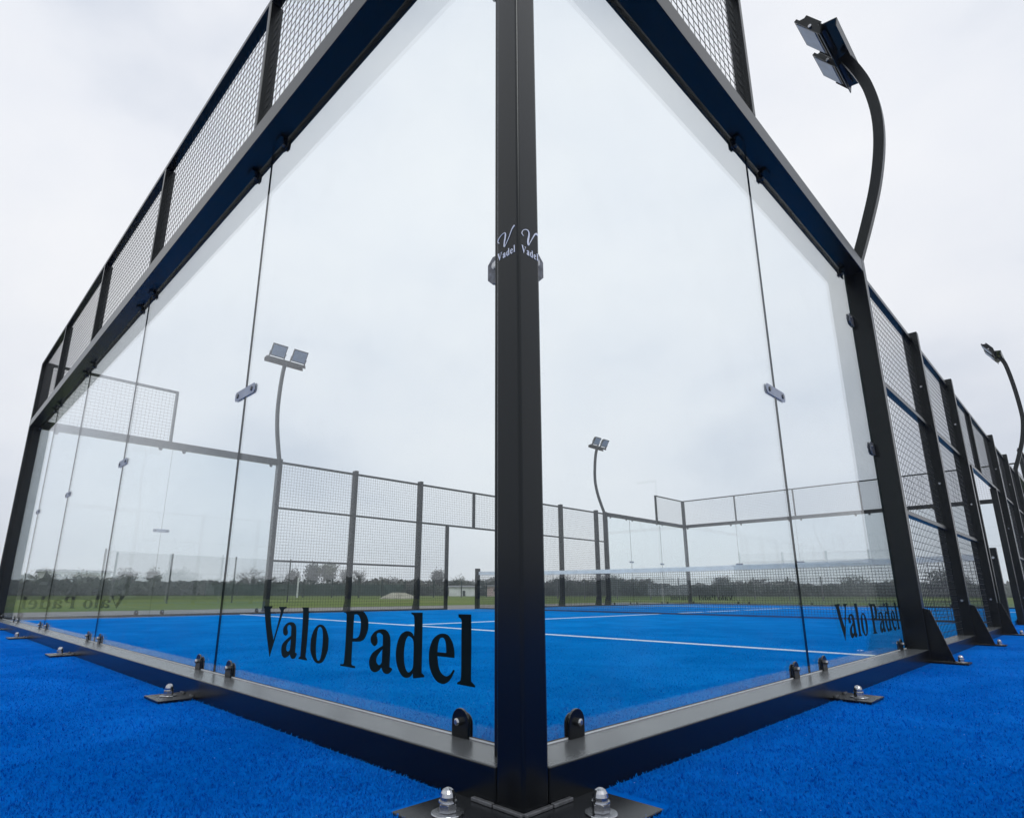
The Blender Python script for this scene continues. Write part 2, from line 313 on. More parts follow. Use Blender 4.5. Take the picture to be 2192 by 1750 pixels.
GLYPH = json.loads('''{"V":[[[20.7,185.0],[103.2,186.3],[102.2,184.6],[101.3,182.9],[100.2,181.3],[98.4,179.7],[95.6,178.3],[92.2,177.0],[88.6,175.7],[85.0,174.4],[86.8,168.6],[88.4,163.2],[90.3,157.1],[93.1,149.2],[96.9,138.7],[101.3,126.5],[106.3,113.8],[111.9,101.6],[118.3,90.3],[125.3,79.3],[132.6,68.4],[139.7,57.5],[181.8,163.4],[181.1,165.3],[180.4,167.2],[179.5,169.2],[177.9,171.2],[175.2,173.3],[171.8,175.5],[168.1,177.7],[164.5,179.9],[162.5,184.8],[229.2,185.9],[229.4,184.7],[229.7,183.5],[229.6,182.3],[228.0,181.0],[224.2,179.9],[218.7,178.7],[213.1,177.4],[208.9,175.8],[206.5,173.6],[205.2,171.1],[204.3,168.4],[203.2,165.8],[155.6,70.1],[117.6,-8.2],[74.8,70.0],[45.3,133.5],[41.7,143.9],[38.0,154.9],[34.4,164.9],[31.3,172.3],[28.7,176.1],[26.5,177.4],[24.4,177.6],[22.3,178.3]]],"a":[[[239.8,78.5],[234.9,79.0],[229.6,80.3],[224.6,82.3],[220.7,84.8],[218.2,88.1],[216.5,92.2],[215.7,96.4],[215.4,100.0],[215.5,102.8],[216.1,105.0],[217.6,107.3],[220.1,109.8],[223.7,113.1],[228.3,116.7],[233.7,120.2],[239.6,123.1],[246.2,125.5],[253.6,127.4],[261.3,128.9],[269.0,129.9],[276.8,130.3],[284.8,130.3],[292.6,129.7],[299.4,128.5],[305.2,126.6],[310.3,124.1],[314.7,121.1],[318.4,117.5],[321.1,113.5],[323.0,109.1],[324.3,103.8],[325.5,97.2],[326.6,88.7],[327.4,78.7],[328.1,68.2],[328.6,58.4],[329.0,49.4],[329.3,40.7],[329.5,32.2],[329.7,23.6],[342.7,20.8],[342.6,19.3],[342.7,17.8],[342.6,16.2],[341.8,14.4],[340.3,12.0],[338.4,9.4],[336.0,6.8],[333.3,4.6],[330.3,3.1],[326.9,1.9],[323.3,1.1],[319.5,0.5],[315.5,0.1],[311.1,-0.0],[306.8,0.3],[302.5,1.5],[298.4,3.8],[294.4,7.1],[290.4,10.7],[286.4,14.2],[284.1,12.4],[282.0,10.6],[279.5,8.8],[275.9,6.9],[270.7,4.7],[264.4,2.3],[257.8,0.2],[251.4,-1.0],[245.4,-0.9],[239.2,-0.1],[233.5,1.5],[228.5,3.6],[224.6,6.3],[221.3,9.8],[218.7,13.7],[216.7,17.9],[215.2,22.3],[214.3,27.2],[214.2,32.1],[215.0,36.7],[216.7,41.0],[219.3,45.0],[222.8,48.8],[227.3,52.7],[233.1,56.5],[240.1,60.3],[247.7,63.9],[255.1,67.5],[262.5,70.9],[270.0,74.2],[277.5,77.4],[285.0,80.7],[284.7,85.4],[284.4,90.2],[284.0,94.8],[283.6,99.1],[283.3,103.1],[283.0,106.9],[282.4,110.3],[280.9,113.2],[278.1,115.4],[274.5,117.2],[270.6,118.4],[266.8,118.9],[262.9,118.7],[258.8,117.9],[255.0,116.6],[252.3,114.9],[250.6,113.0],[249.7,110.6],[249.5,107.9],[249.8,105.3],[251.0,102.5],[253.0,99.7],[255.1,96.8],[256.4,94.1],[257.0,91.5],[257.2,89.0],[256.7,86.7],[255.2,84.6],[252.5,82.5],[248.6,80.5],[244.2,79.0]],[[286.6,68.2],[280.7,64.9],[274.6,61.5],[268.9,58.1],[264.2,54.8],[260.8,51.3],[258.2,47.9],[256.4,44.5],[255.2,41.1],[254.5,37.6],[254.4,34.0],[255.0,30.7],[256.5,28.0],[259.2,26.0],[262.8,24.5],[266.8,23.6],[270.4,23.3],[273.8,23.7],[277.0,24.7],[280.0,26.1],[282.5,27.8],[284.1,29.9],[285.2,32.3],[286.0,34.9],[287.0,37.4]]],"l":[[[353.9,185.8],[407.8,186.7],[409.4,176.9],[411.1,167.7],[412.6,157.5],[413.7,144.8],[414.3,128.4],[414.5,109.2],[414.4,89.7],[414.2,72.2],[413.8,57.5],[413.2,44.1],[412.4,31.4],[411.7,18.4],[411.7,17.1],[411.6,15.8],[411.7,14.4],[412.6,13.1],[414.6,11.8],[417.4,10.4],[420.5,9.1],[423.4,7.7],[425.1,2.5],[358.2,3.4],[358.9,4.4],[359.4,5.4],[360.1,6.4],[361.5,7.6],[363.7,9.0],[366.6,10.6],[369.6,12.2],[372.6,13.8],[372.3,32.3],[372.1,51.0],[371.8,69.6],[371.3,88.2],[370.5,108.0],[369.5,128.7],[368.5,147.5],[367.6,162.0],[366.9,170.3],[366.4,174.1],[365.9,176.0],[365.4,178.8],[364.3,179.8],[363.2,180.7],[362.0,181.6],[360.7,182.5],[359.1,183.3],[357.4,184.2],[355.6,185.0]]],"o":[[[501.1,129.7],[510.3,129.7],[519.8,128.2],[529.1,125.4],[537.5,121.5],[545.2,115.8],[552.4,108.5],[558.6,100.9],[563.3,94.0],[566.2,88.3],[567.6,83.1],[568.1,77.8],[568.3,71.9],[568.6,65.2],[568.5,58.0],[567.7,50.4],[565.4,42.8],[561.5,34.5],[556.2,25.6],[550.0,17.3],[543.3,10.7],[535.8,5.9],[527.5,2.5],[518.8,0.4],[510.3,-0.8],[502.0,-0.9],[493.7,0.1],[485.5,2.3],[477.6,5.6],[469.5,10.7],[461.4,17.2],[454.1,24.4],[448.5,31.5],[444.9,38.4],[443.0,45.3],[442.2,52.4],[441.9,59.5],[441.9,66.6],[442.6,73.9],[444.2,81.1],[446.8,88.3],[450.5,95.6],[455.2,103.1],[460.8,110.1],[467.2,116.0],[474.7,120.9],[483.2,125.1],[492.1,128.2]],[[501.3,121.3],[505.5,121.1],[510.2,119.9],[514.6,117.7],[518.3,114.5],[521.1,110.5],[523.4,105.4],[525.2,99.4],[526.5,92.2],[527.5,83.3],[528.2,73.0],[528.3,62.4],[527.8,52.4],[526.7,42.7],[525.0,33.0],[522.8,24.3],[520.4,17.5],[517.5,13.0],[514.1,10.3],[510.6,8.9],[507.0,8.4],[503.4,8.5],[499.7,9.6],[496.1,11.8],[492.9,15.5],[490.0,21.0],[487.3,28.1],[485.0,36.2],[483.4,44.4],[482.4,52.8],[482.1,61.7],[482.3,70.7],[482.6,79.4],[483.1,88.2],[483.9,97.0],[485.1,105.1],[487.0,111.5],[489.8,115.9],[493.3,118.8],[497.3,120.5]]],"P":[[[656.5,176.9],[763.8,180.1],[768.6,179.9],[773.2,179.9],[778.0,179.5],[782.8,178.1],[788.0,175.3],[793.4,171.6],[798.6,167.4],[802.8,163.2],[806.0,159.2],[808.5,155.1],[810.3,150.7],[811.5,145.8],[812.2,140.3],[812.3,134.3],[811.7,128.1],[810.1,121.9],[807.3,115.5],[803.4,108.8],[799.0,102.5],[794.4,97.4],[789.5,93.7],[784.2,91.1],[778.8,89.1],[774.0,87.5],[769.8,86.5],[766.0,86.1],[762.4,85.9],[758.6,85.6],[722.4,83.6],[722.5,72.3],[722.6,60.7],[722.6,49.8],[722.8,40.4],[723.0,33.0],[723.4,27.2],[723.7,22.0],[724.0,16.5],[725.1,15.1],[725.9,13.7],[727.1,12.4],[729.4,11.3],[733.1,10.7],[737.9,10.3],[743.0,10.0],[747.9,9.7],[748.0,3.4],[656.1,3.8],[656.4,9.2],[661.3,9.4],[666.4,9.5],[671.0,9.9],[674.5,10.9],[676.4,12.8],[677.2,15.4],[677.5,18.2],[678.1,20.9],[678.7,32.8],[679.4,44.4],[679.9,56.6],[680.1,70.0],[680.0,86.1],[679.6,104.1],[679.0,121.6],[678.5,136.2],[677.9,146.6],[677.4,154.3],[676.8,160.9],[676.2,168.0],[674.9,169.3],[673.7,170.7],[672.4,172.0],[670.5,173.0],[668.0,173.6],[665.0,173.9],[661.7,174.1],[658.6,174.4]],[[724.3,168.9],[728.6,169.3],[733.0,169.8],[737.3,170.2],[741.2,170.0],[744.8,169.4],[748.2,168.5],[751.4,167.1],[754.5,165.1],[757.6,162.3],[760.7,158.9],[763.4,155.0],[765.5,150.7],[766.8,146.0],[767.7,140.8],[767.9,135.3],[767.8,129.8],[767.2,123.9],[766.2,117.7],[764.6,111.8],[762.5,107.0],[759.7,103.3],[756.4,100.5],[752.5,98.3],[748.0,96.6],[742.7,95.4],[736.8,94.8],[730.5,94.5],[724.4,94.1],[724.1,105.3],[723.8,116.7],[723.6,127.8],[723.4,137.9],[723.5,146.5],[723.8,154.2],[724.1,161.4]]],"A":[[[854.0,77.6],[849.7,78.0],[845.0,79.5],[840.3,81.6],[836.6,83.8],[833.8,86.2],[831.7,89.0],[830.2,91.9],[829.3,94.8],[829.1,97.5],[829.4,100.3],[830.5,103.2],[832.8,106.4],[836.4,110.2],[841.0,114.4],[846.5,118.5],[852.8,122.0],[860.2,124.6],[868.6,126.8],[877.3,128.5],[885.2,129.5],[892.5,130.0],[899.5,129.8],[906.0,129.1],[911.9,127.8],[917.4,125.6],[922.3,122.8],[926.7,119.5],[930.3,115.9],[933.0,112.4],[934.9,108.8],[936.3,104.5],[937.4,99.0],[938.2,92.2],[938.5,84.3],[938.6,75.7],[938.6,66.4],[938.7,56.3],[938.6,45.4],[938.6,34.2],[938.5,23.3],[952.8,19.9],[952.3,18.3],[951.9,16.8],[951.2,15.2],[950.0,13.6],[947.9,11.6],[945.3,9.5],[942.4,7.5],[939.4,5.8],[936.2,4.4],[932.8,3.3],[929.3,2.6],[925.5,2.2],[921.3,2.3],[916.7,2.7],[912.1,3.7],[908.0,5.3],[904.5,7.8],[901.3,11.1],[898.3,14.7],[895.2,18.1],[892.8,15.7],[890.6,13.2],[887.9,10.8],[884.4,8.6],[879.4,6.4],[873.5,4.2],[867.3,2.4],[861.3,1.5],[855.6,1.6],[849.8,2.5],[844.3,4.1],[839.7,6.3],[835.8,9.5],[832.6,13.5],[830.1,17.9],[828.3,22.1],[827.3,26.0],[826.9,30.0],[827.4,34.0],[828.8,38.2],[831.3,42.8],[834.7,47.7],[839.0,52.5],[843.8,56.9],[849.5,60.5],[856.0,63.7],[862.9,66.7],[869.8,69.8],[876.7,72.8],[883.7,75.9],[890.8,78.8],[897.8,81.8],[897.6,87.4],[897.6,93.2],[897.4,98.7],[897.1,103.2],[896.8,106.5],[896.5,108.9],[895.8,110.8],[894.2,112.6],[891.2,114.5],[887.1,116.2],[882.8,117.5],[878.8,118.3],[875.1,118.4],[871.4,117.9],[868.0,117.1],[865.5,116.1],[863.8,114.9],[862.8,113.4],[862.4,111.6],[862.5,109.5],[863.4,106.7],[865.1,103.4],[866.8,100.0],[867.9,96.8],[868.3,93.9],[868.5,90.9],[868.1,88.1],[866.8,85.6],[864.6,83.0],[861.4,80.5],[857.8,78.5]],[[896.9,71.5],[891.0,66.6],[884.8,61.6],[879.0,56.8],[874.4,52.6],[871.1,49.2],[868.9,46.3],[867.4,43.6],[866.5,41.0],[866.2,38.1],[866.4,35.2],[867.4,32.4],[869.0,30.1],[871.8,28.0],[875.5,26.0],[879.4,24.6],[882.9,24.1],[886.1,24.8],[889.2,26.4],[892.0,28.5],[894.1,30.5],[895.5,32.4],[896.2,34.4],[896.6,36.5],[897.2,38.5]]],"d":[[[1037.5,182.8],[1092.1,184.1],[1092.7,168.4],[1093.3,153.0],[1093.8,137.3],[1094.3,120.8],[1094.6,102.1],[1094.8,81.9],[1095.0,63.0],[1095.2,47.8],[1095.4,37.8],[1095.6,31.3],[1095.8,26.3],[1095.9,20.5],[1108.6,14.5],[1108.9,10.3],[1057.9,2.3],[1054.4,16.1],[1052.2,13.6],[1050.1,11.0],[1047.7,8.6],[1044.7,6.5],[1041.0,4.6],[1036.7,2.8],[1031.9,1.5],[1026.8,0.8],[1021.2,0.7],[1015.1,1.1],[1008.8,2.3],[1002.7,4.8],[996.5,8.8],[990.2,14.1],[984.3,20.2],[979.4,26.7],[975.5,33.4],[972.5,40.7],[970.3,48.4],[968.9,56.2],[968.4,64.2],[968.9,72.5],[970.1,80.8],[972.0,88.5],[974.7,96.0],[978.1,103.3],[982.2,110.0],[986.6,115.5],[991.4,119.7],[996.8,122.9],[1002.3,125.3],[1007.6,127.2],[1012.4,128.7],[1017.0,129.6],[1021.6,129.9],[1026.2,129.9],[1031.1,129.5],[1036.2,128.6],[1041.0,127.4],[1045.0,125.9],[1048.1,123.9],[1050.5,121.6],[1052.5,119.0],[1054.8,116.6],[1055.0,124.9],[1055.3,133.5],[1055.5,141.7],[1055.4,149.0],[1055.0,155.1],[1054.3,160.3],[1053.5,165.1],[1052.8,170.2],[1051.9,171.5],[1051.0,172.9],[1050.0,174.2],[1048.5,175.4],[1046.5,176.4],[1044.1,177.3],[1041.6,178.1],[1039.1,179.0]],[[1029.8,116.1],[1033.5,115.7],[1037.9,114.6],[1042.3,113.0],[1046.0,110.9],[1048.7,108.8],[1050.9,106.5],[1052.7,103.1],[1054.1,97.8],[1055.0,89.8],[1055.5,79.6],[1055.7,69.0],[1055.6,59.4],[1055.8,51.0],[1055.9,43.1],[1055.3,35.9],[1053.6,29.9],[1050.0,24.8],[1045.1,20.7],[1039.8,17.7],[1035.0,16.3],[1030.8,16.7],[1026.8,18.7],[1023.1,21.8],[1019.9,25.6],[1017.0,30.0],[1014.6,35.3],[1012.5,41.1],[1010.9,47.2],[1009.8,53.6],[1009.2,60.4],[1008.9,67.4],[1009.1,74.1],[1009.7,80.7],[1010.8,87.2],[1012.1,93.3],[1013.6,98.6],[1015.1,102.7],[1016.9,106.1],[1018.8,108.8],[1020.8,111.1],[1022.7,113.1],[1024.7,114.7],[1027.0,115.7]]],"e":[[[1183.8,130.5],[1189.6,130.7],[1195.6,130.4],[1201.6,129.5],[1207.1,127.7],[1212.4,124.8],[1217.4,121.0],[1222.0,116.6],[1225.9,111.8],[1229.1,106.5],[1231.8,100.5],[1234.0,94.5],[1235.6,88.9],[1236.4,84.0],[1236.6,79.4],[1236.5,74.9],[1236.6,70.4],[1164.6,70.1],[1165.7,64.1],[1166.7,57.9],[1167.9,52.0],[1169.6,46.6],[1171.7,41.7],[1174.2,37.1],[1177.2,33.0],[1180.8,29.5],[1185.4,26.5],[1190.9,24.0],[1196.5,22.3],[1201.8,21.5],[1206.6,21.9],[1211.3,23.2],[1215.6,25.2],[1219.6,27.5],[1223.1,30.3],[1226.3,33.8],[1229.1,37.1],[1231.5,39.4],[1233.5,40.5],[1235.1,40.7],[1236.2,40.4],[1237.0,39.9],[1237.6,39.3],[1237.9,38.4],[1237.5,36.9],[1236.1,34.4],[1233.2,30.1],[1229.1,24.5],[1224.5,18.7],[1220.1,14.0],[1215.8,10.4],[1211.4,7.6],[1206.9,5.3],[1202.4,3.4],[1198.0,2.0],[1193.7,1.1],[1189.2,0.7],[1184.2,0.9],[1178.7,1.5],[1172.7,2.4],[1166.6,4.2],[1160.7,6.8],[1154.8,10.7],[1148.8,15.7],[1143.1,21.3],[1138.4,27.1],[1134.7,33.1],[1131.8,39.5],[1129.5,46.2],[1128.0,53.2],[1127.0,60.8],[1126.7,68.9],[1127.1,77.1],[1128.4,84.8],[1130.6,92.1],[1133.8,99.2],[1137.5,105.8],[1141.7,111.5],[1146.4,116.1],[1151.8,119.9],[1157.3,123.0],[1162.7,125.5],[1168.0,127.6],[1173.1,129.1],[1178.4,130.1]],[[1183.1,119.7],[1185.8,119.5],[1188.7,118.8],[1191.4,117.6],[1193.7,115.7],[1195.7,113.1],[1197.4,109.9],[1198.8,106.1],[1200.0,102.0],[1200.9,97.3],[1201.4,92.0],[1201.9,86.5],[1202.4,81.1],[1164.2,80.7],[1164.6,85.6],[1164.9,90.6],[1165.4,95.4],[1166.2,100.0],[1167.4,104.3],[1168.9,108.6],[1170.7,112.3],[1172.7,115.3],[1175.0,117.4],[1177.6,118.7],[1180.4,119.4]]],"L":[[[1249.6,183.5],[1301.3,184.1],[1301.8,167.7],[1302.4,151.5],[1302.8,135.0],[1303.2,117.5],[1303.3,96.9],[1303.2,74.5],[1303.2,53.6],[1303.2,37.7],[1303.3,28.7],[1303.5,24.2],[1303.7,21.7],[1303.9,18.2],[1308.0,16.0],[1312.2,13.8],[1316.0,11.7],[1318.5,9.9],[1319.3,8.5],[1319.0,7.4],[1318.1,6.4],[1317.5,5.3],[1249.0,6.4],[1248.9,10.1],[1261.7,16.0],[1262.5,19.1],[1263.3,21.3],[1264.0,25.3],[1264.5,34.2],[1264.5,50.6],[1264.2,72.5],[1263.8,95.5],[1263.5,115.3],[1263.4,130.2],[1263.4,142.7],[1263.4,154.3],[1263.3,166.4],[1262.3,168.0],[1261.3,169.7],[1260.2,171.2],[1258.8,172.5],[1257.0,173.5],[1254.9,174.2],[1252.6,174.8],[1250.5,175.5]]],"mL":[[-66.7,1333.1,-67.3,1332.0],[-67.5,1333.8,-68.1,1332.5],[-68.7,1334.7,-69.4,1333.3],[-69.9,1335.7,-70.9,1334.3],[-70.8,1336.6,-72.5,1335.7],[-71.2,1337.3,-73.8,1337.4],[-71.5,1338.2,-74.4,1339.2],[-71.6,1339.6,-74.5,1340.9],[-71.6,1341.1,-74.3,1342.6],[-71.3,1342.7,-73.8,1344.3],[-70.7,1344.3,-72.9,1346.0],[-69.6,1345.8,-71.6,1347.6],[-68.0,1347.4,-69.8,1349.2],[-65.9,1349.0,-67.6,1350.8],[-63.6,1350.6,-65.2,1352.3],[-61.2,1351.9,-62.7,1353.6],[-59.0,1353.0,-60.4,1354.7],[-56.8,1353.8,-58.1,1355.5],[-54.5,1354.3,-55.7,1356.1],[-52.2,1354.7,-53.3,1356.5],[-50.1,1354.8,-51.2,1356.7],[-48.5,1354.7,-49.3,1356.7],[-47.5,1354.3,-47.7,1356.4],[-47.4,1354.1,-46.0,1355.5],[-47.5,1353.9,-44.6,1354.0],[-47.5,1353.4,-43.8,1352.5],[-47.5,1352.5,-43.3,1351.0],[-47.4,1351.3,-42.9,1349.5],[-47.5,1349.9,-42.8,1347.7],[-47.6,1348.3,-42.8,1345.8],[-47.8,1346.5,-43.0,1343.8],[-48.1,1344.4,-43.3,1341.7],[-48.4,1342.3,-43.7,1339.5],[-48.9,1339.9,-44.2,1337.1],[-49.5,1337.3,-45.0,1334.5],[-50.1,1334.5,-45.8,1331.8],[-50.7,1331.6,-46.5,1329.1],[-51.2,1328.9,-47.1,1326.6],[-51.6,1326.3,-47.5,1324.1],[-51.9,1323.6,-47.8,1321.5],[-52.2,1321.0,-47.9,1318.9],[-52.3,1318.5,-48.0,1316.6],[-52.1,1316.5,-47.9,1315.0],[-51.5,1314.8,-47.9,1314.6],[-49.2,1312.7,-49.3,1315.7],[-47.5,1312.8,-49.8,1315.6],[-46.7,1313.7,-49.0,1315.8],[-45.8,1315.0,-47.8,1316.7],[-44.5,1316.7,-46.2,1318.1],[-42.7,1319.0,-44.3,1320.4],[-40.3,1322.0,-41.9,1323.3],[-37.7,1325.4,-39.4,1326.8],[-35.0,1329.0,-36.8,1330.5],[-32.4,1332.6,-34.4,1334.2],[-30.1,1336.1,-32.2,1337.8],[-27.9,1339.9,-30.1,1341.6],[-25.7,1343.8,-28.1,1345.6],[-23.5,1347.5,-26.1,1349.5],[-21.5,1350.7,-24.2,1352.9],[-19.4,1353.1,-22.3,1355.7],[-17.3,1354.9,-20.3,1357.9],[-15.2,1356.2,-18.4,1359.6],[-13.2,1357.1,-16.6,1361.0],[-11.4,1357.8,-15.1,1362.0],[-10.2,1358.4,-14.1,1362.8]],"mR":[[19.9,1332.5,19.2,1331.7],[18.9,1333.1,18.0,1332.0],[17.5,1333.8,16.2,1332.3],[15.8,1334.7,14.1,1332.8],[14.5,1335.8,12.3,1333.6],[13.8,1336.8,10.9,1334.9],[13.7,1338.1,10.6,1336.7],[13.9,1339.8,11.1,1339.0],[14.6,1341.9,12.0,1341.4],[15.5,1344.0,13.3,1343.9],[16.6,1346.0,14.7,1346.2],[17.8,1347.6,16.3,1348.2],[19.3,1349.1,18.1,1350.1],[21.0,1350.5,20.2,1351.9],[22.9,1351.8,22.5,1353.4],[24.8,1352.9,24.7,1354.8],[26.6,1353.6,26.9,1355.8],[28.4,1354.2,29.1,1356.7],[30.3,1354.6,31.4,1357.3],[32.1,1354.8,33.7,1357.7],[33.7,1354.7,35.9,1357.8],[34.9,1354.2,37.8,1357.4],[35.8,1353.4,39.3,1356.5],[36.5,1352.2,40.5,1355.2],[36.9,1350.6,41.4,1353.5],[37.2,1348.8,42.1,1351.6],[37.2,1346.7,42.5,1349.4],[37.0,1344.5,42.6,1346.9],[36.5,1341.8,42.3,1343.9],[35.6,1338.7,41.7,1340.7],[34.7,1335.5,41.0,1337.5],[33.8,1332.3,40.3,1334.5],[33.1,1329.5,39.8,1331.9],[32.7,1327.1,39.5,1329.6],[32.3,1324.9,39.1,1327.4],[32.0,1322.7,38.8,1325.4],[31.9,1320.8,38.6,1323.7],[32.0,1318.9,38.4,1322.0],[32.2,1317.2,38.3,1320.3],[32.7,1315.4,38.3,1318.4],[33.3,1313.7,38.3,1316.7],[34.2,1312.4,38.3,1315.5],[35.7,1311.7,38.1,1315.2],[38.6,1313.1,36.8,1314.5],[40.0,1315.0,37.4,1315.2],[41.1,1317.1,38.5,1317.0],[42.4,1319.5,39.9,1319.4],[43.7,1322.1,41.3,1322.0],[45.2,1324.8,42.8,1324.7],[46.9,1327.8,44.4,1327.6],[48.7,1331.1,46.2,1330.9],[50.7,1334.5,48.0,1334.4],[52.8,1338.0,49.8,1337.9],[54.8,1341.3,51.6,1341.2],[57.0,1344.7,53.4,1344.6],[59.3,1348.2,55.3,1348.2],[61.6,1351.6,57.3,1351.7],[63.8,1354.6,59.2,1355.0],[65.6,1356.9,61.2,1358.0],[66.7,1358.0,63.3,1360.5],[67.3,1358.3,65.9,1362.7],[67.5,1358.3,68.5,1364.1],[67.8,1358.3,70.7,1364.7],[68.4,1358.4,72.4,1364.8],[68.7,1358.6,73.9,1364.5],[69.3,1358.7,74.8,1363.3],[70.2,1358.4,75.0,1361.8],[71.1,1357.8,74.9,1360.3],[71.9,1357.2,74.7,1359.0],[72.5,1356.8,74.6,1358.2]]}''')
def flat_mesh(contours, place, th, name, material, parent):
    """tessellate outlines (list of glyphs, each a list of contours of (u,v) metres) and give them a thickness"""
    mb = MB()
    for cs in contours:
        pts = [p for c_ in cs for p in c_]
        tris = tessellate_polygon([[Vector((p[0], p[1], 0)) for p in c_] for c_ in cs])
        n = len(pts)
        vs = [place(p[0], p[1], 0.0) for p in pts] + [place(p[0], p[1], th) for p in pts]
        fs = [tuple(t) for t in tris] + [tuple(n+i for i in reversed(t)) for t in tris]
        k = 0
        for c_ in cs:
            m = len(c_); fs += [(k+i, k+(i+1) % m, n+k+(i+1) % m, n+k+i) for i in range(m)]; k += m
        mb.add(vs, fs)
    return mb.build(name, material, parent)
def word(keys, sx, sz, gap=None):
    """word from the traced glyphs; with gap set the letters are packed"""
    res = []; x = 0.0
    for k in keys:
        g = [[(p[0]/1000, p[1]/1000) for p in c_] for c_ in GLYPH[k]]
        if gap is not None:
            x0 = min(p[0] for p in g[0]); x1 = max(p[0] for p in g[0])
            g = [[(p[0]-x0+x, p[1]) for p in c_] for c_ in g]; x += (x1-x0)+gap
        res.append([[(p[0]*sx, p[1]*sz) for p in c_] for c_ in g])
    return res

# court dimensions
WX, YF = 10.216, 20.23          # outer width and length
ZI = 0.06                       # playing surface
HB, ZB, ZT, ZM = 0.082, 2.865, 2.975, 3.909
G0, G1 = 0.1255, 0.1345           # glass inside the frame
def T_end(a, b, z): return (-a, b, z)               # near end wall, a runs to the left
def T_side(a, b, z): return (-b, a, z)              # right hand side wall
def T_opp(a, b, z): return (-WX+b, a, z)            # opposite side wall
def T_far(a, b, z): return (-a, YF-b, z)            # far end wall

def bolt(mb, a, b0, b1, z, r=0.011, n=10):
    """round head pin along b"""
    vs = []; 
    for bb, rr in ((b0, r), (b1-0.25*(b1-b0), r), (b1, r*0.6)):
        for i in range(n):
            t = 2*math.pi*i/n; vs.append((a+rr*math.cos(t), bb, z+rr*math.sin(t)))
    fs = [(i, (i+1) % n, n+(i+1) % n, n+i) for i in range(n)] + [(n+i, n+(i+1) % n, 2*n+(i+1) % n, 2*n+i) for i in range(n)]
    fs += [tuple(range(2*n, 3*n)), tuple(range(n-1, -1, -1))]
    mb.add(vs, fs)
def anchor(parent, x, y, z, s=1.0):
    """washer, hex nut, dome nut"""
    mb = MB()
    def ring(prof, n, rot=0.0):
        vs = []
        for r, h in prof:
            for i in range(n):
                t = 2*math.pi*i/n+rot; vs.append((x+r*s*math.cos(t), y+r*s*math.sin(t), z+h*s))
        fs = []
        for k in range(len(prof)-1): fs += [(k*n+i, k*n+(i+1) % n, (k+1)*n+(i+1) % n, (k+1)*n+i) for i in range(n)]
        fs += [tuple(range(n-1, -1, -1)), tuple(range((len(prof)-1)*n, len(prof)*n))]
        mb.add(vs, fs)
    ring([(0.033, 0.0), (0.034, 0.002), (0.033, 0.0035)], 24)
    ring([(0.0175, 0.0035), (0.019, 0.005), (0.019, 0.019), (0.0175, 0.0205)], 6, 0.4)
    ring([(0.0185, 0.0205), (0.019, 0.022), (0.0185, 0.0245)], 20)
    ring([(0.0155, 0.0245), (0.016, 0.032), (0.0145, 0.039), (0.011, 0.0445), (0.006, 0.0475), (0.002, 0.0485)], 16)
    return mb.build('anchor_bolt', M['steel'], parent)
def foot(root, T, a0, a1, b0, b1, ab, bb, gusset=None, z=0.002, s=1.0):
    """flat foot plate outside the frame with its anchor bolt"""
    mb = MB(T).box(a0, a1, b0, b1, z, z+0.010)
    f = mb.build('foot_plate', M['plate'], root, bevel=0.0015)
    x, y, _ = T(ab, bb, 0); anchor(f, x, y, z+0.010, s)
    mw = MB(T).box(a0+0.02, a0+0.06, -0.006, -0.0005, z+0.0105, z+0.016).box(a1-0.06, a1-0.02, -0.006, -0.0005, z+0.0105, z+0.016)
    split(mw, 'weld_seam', M['weld'], f)
    return f
def dshape(a, z0, w, h, up=True, n=9):
    pts = [(a-w/2, z0), (a+w/2, z0)]
    s = 1 if up else -1
    top = z0+s*(h-w/2)
    for i in range(n+1):
        t = math.pi*i/n; pts.append((a+w/2*math.cos(t), top+s*w/2*math.sin(t)))
    return pts
def clamp(root, T, a, up=True, big=False, zb=HB, zt=ZB):
    w_, h_ = 0.062, 0.069
    z0 = zb if up else zt+0.001
    e = 0.0005 if up else -0.0005
    for (dw, p0, p1, g0, g1, h0, h1, r) in ((0.0, G0-0.0085, G0-0.002, G0-0.0019, G0-0.0003, G0-0.0087, G0-0.023, 0.0095), (0.012, G1+0.002, G1+0.0065, G1+0.0003, G1+0.0019, G1+0.0067, G1+0.013, 0.008)):
        o = MB(T).prism(dshape(a, z0+e, w_-dw, h_-dw, up), p0, p1).build('glass_clamp', M['black'], root, bevel=0.0012)
        MB(T).prism(dshape(a, z0+2*e, w_-0.004-dw, h_-0.002-dw, up), g0, g1).build('gasket', M['rubber'], o)
        m2 = MB(T); bolt(m2, a, h0, h1, z0+(0.038 if up else -0.038), r); m2.build('bolt', M['steel'] if up else M['darkbolt'], o)
    if not up: MB(T).box(a-w_/2-0.004, a+w_/2+0.004, G0-0.05, G0-0.012, zt-0.014, zt-0.0005).build('clamp_seat', M['black'], root)
def joint_plate(root, T, a0, a1, z, h=0.052):
    c_ = 0.012
    pts = [(a0+c_, z-h/2), (a1-c_, z-h/2), (a1, z-h/2+c_), (a1, z+h/2-c_), (a1-c_, z+h/2), (a0+c_, z+h/2), (a0, z+h/2-c_), (a0, z-h/2+c_)]
    for (p0, p1, h0, h1) in ((G0-0.0022, G0-0.0004, G0-0.0024, G0-0.008), (G1+0.0004, G1+0.0022, G1+0.0024, G1+0.007)):
        o = MB(T).prism(pts, p0, p1).build('joint_plate', M['alu'], root)
        m2 = MB(T)
        for a in (a0+0.038, a1-0.038): bolt(m2, a, h0, h1, z, 0.012)
        split(m2, 'bolt', M['darkbolt'], o)
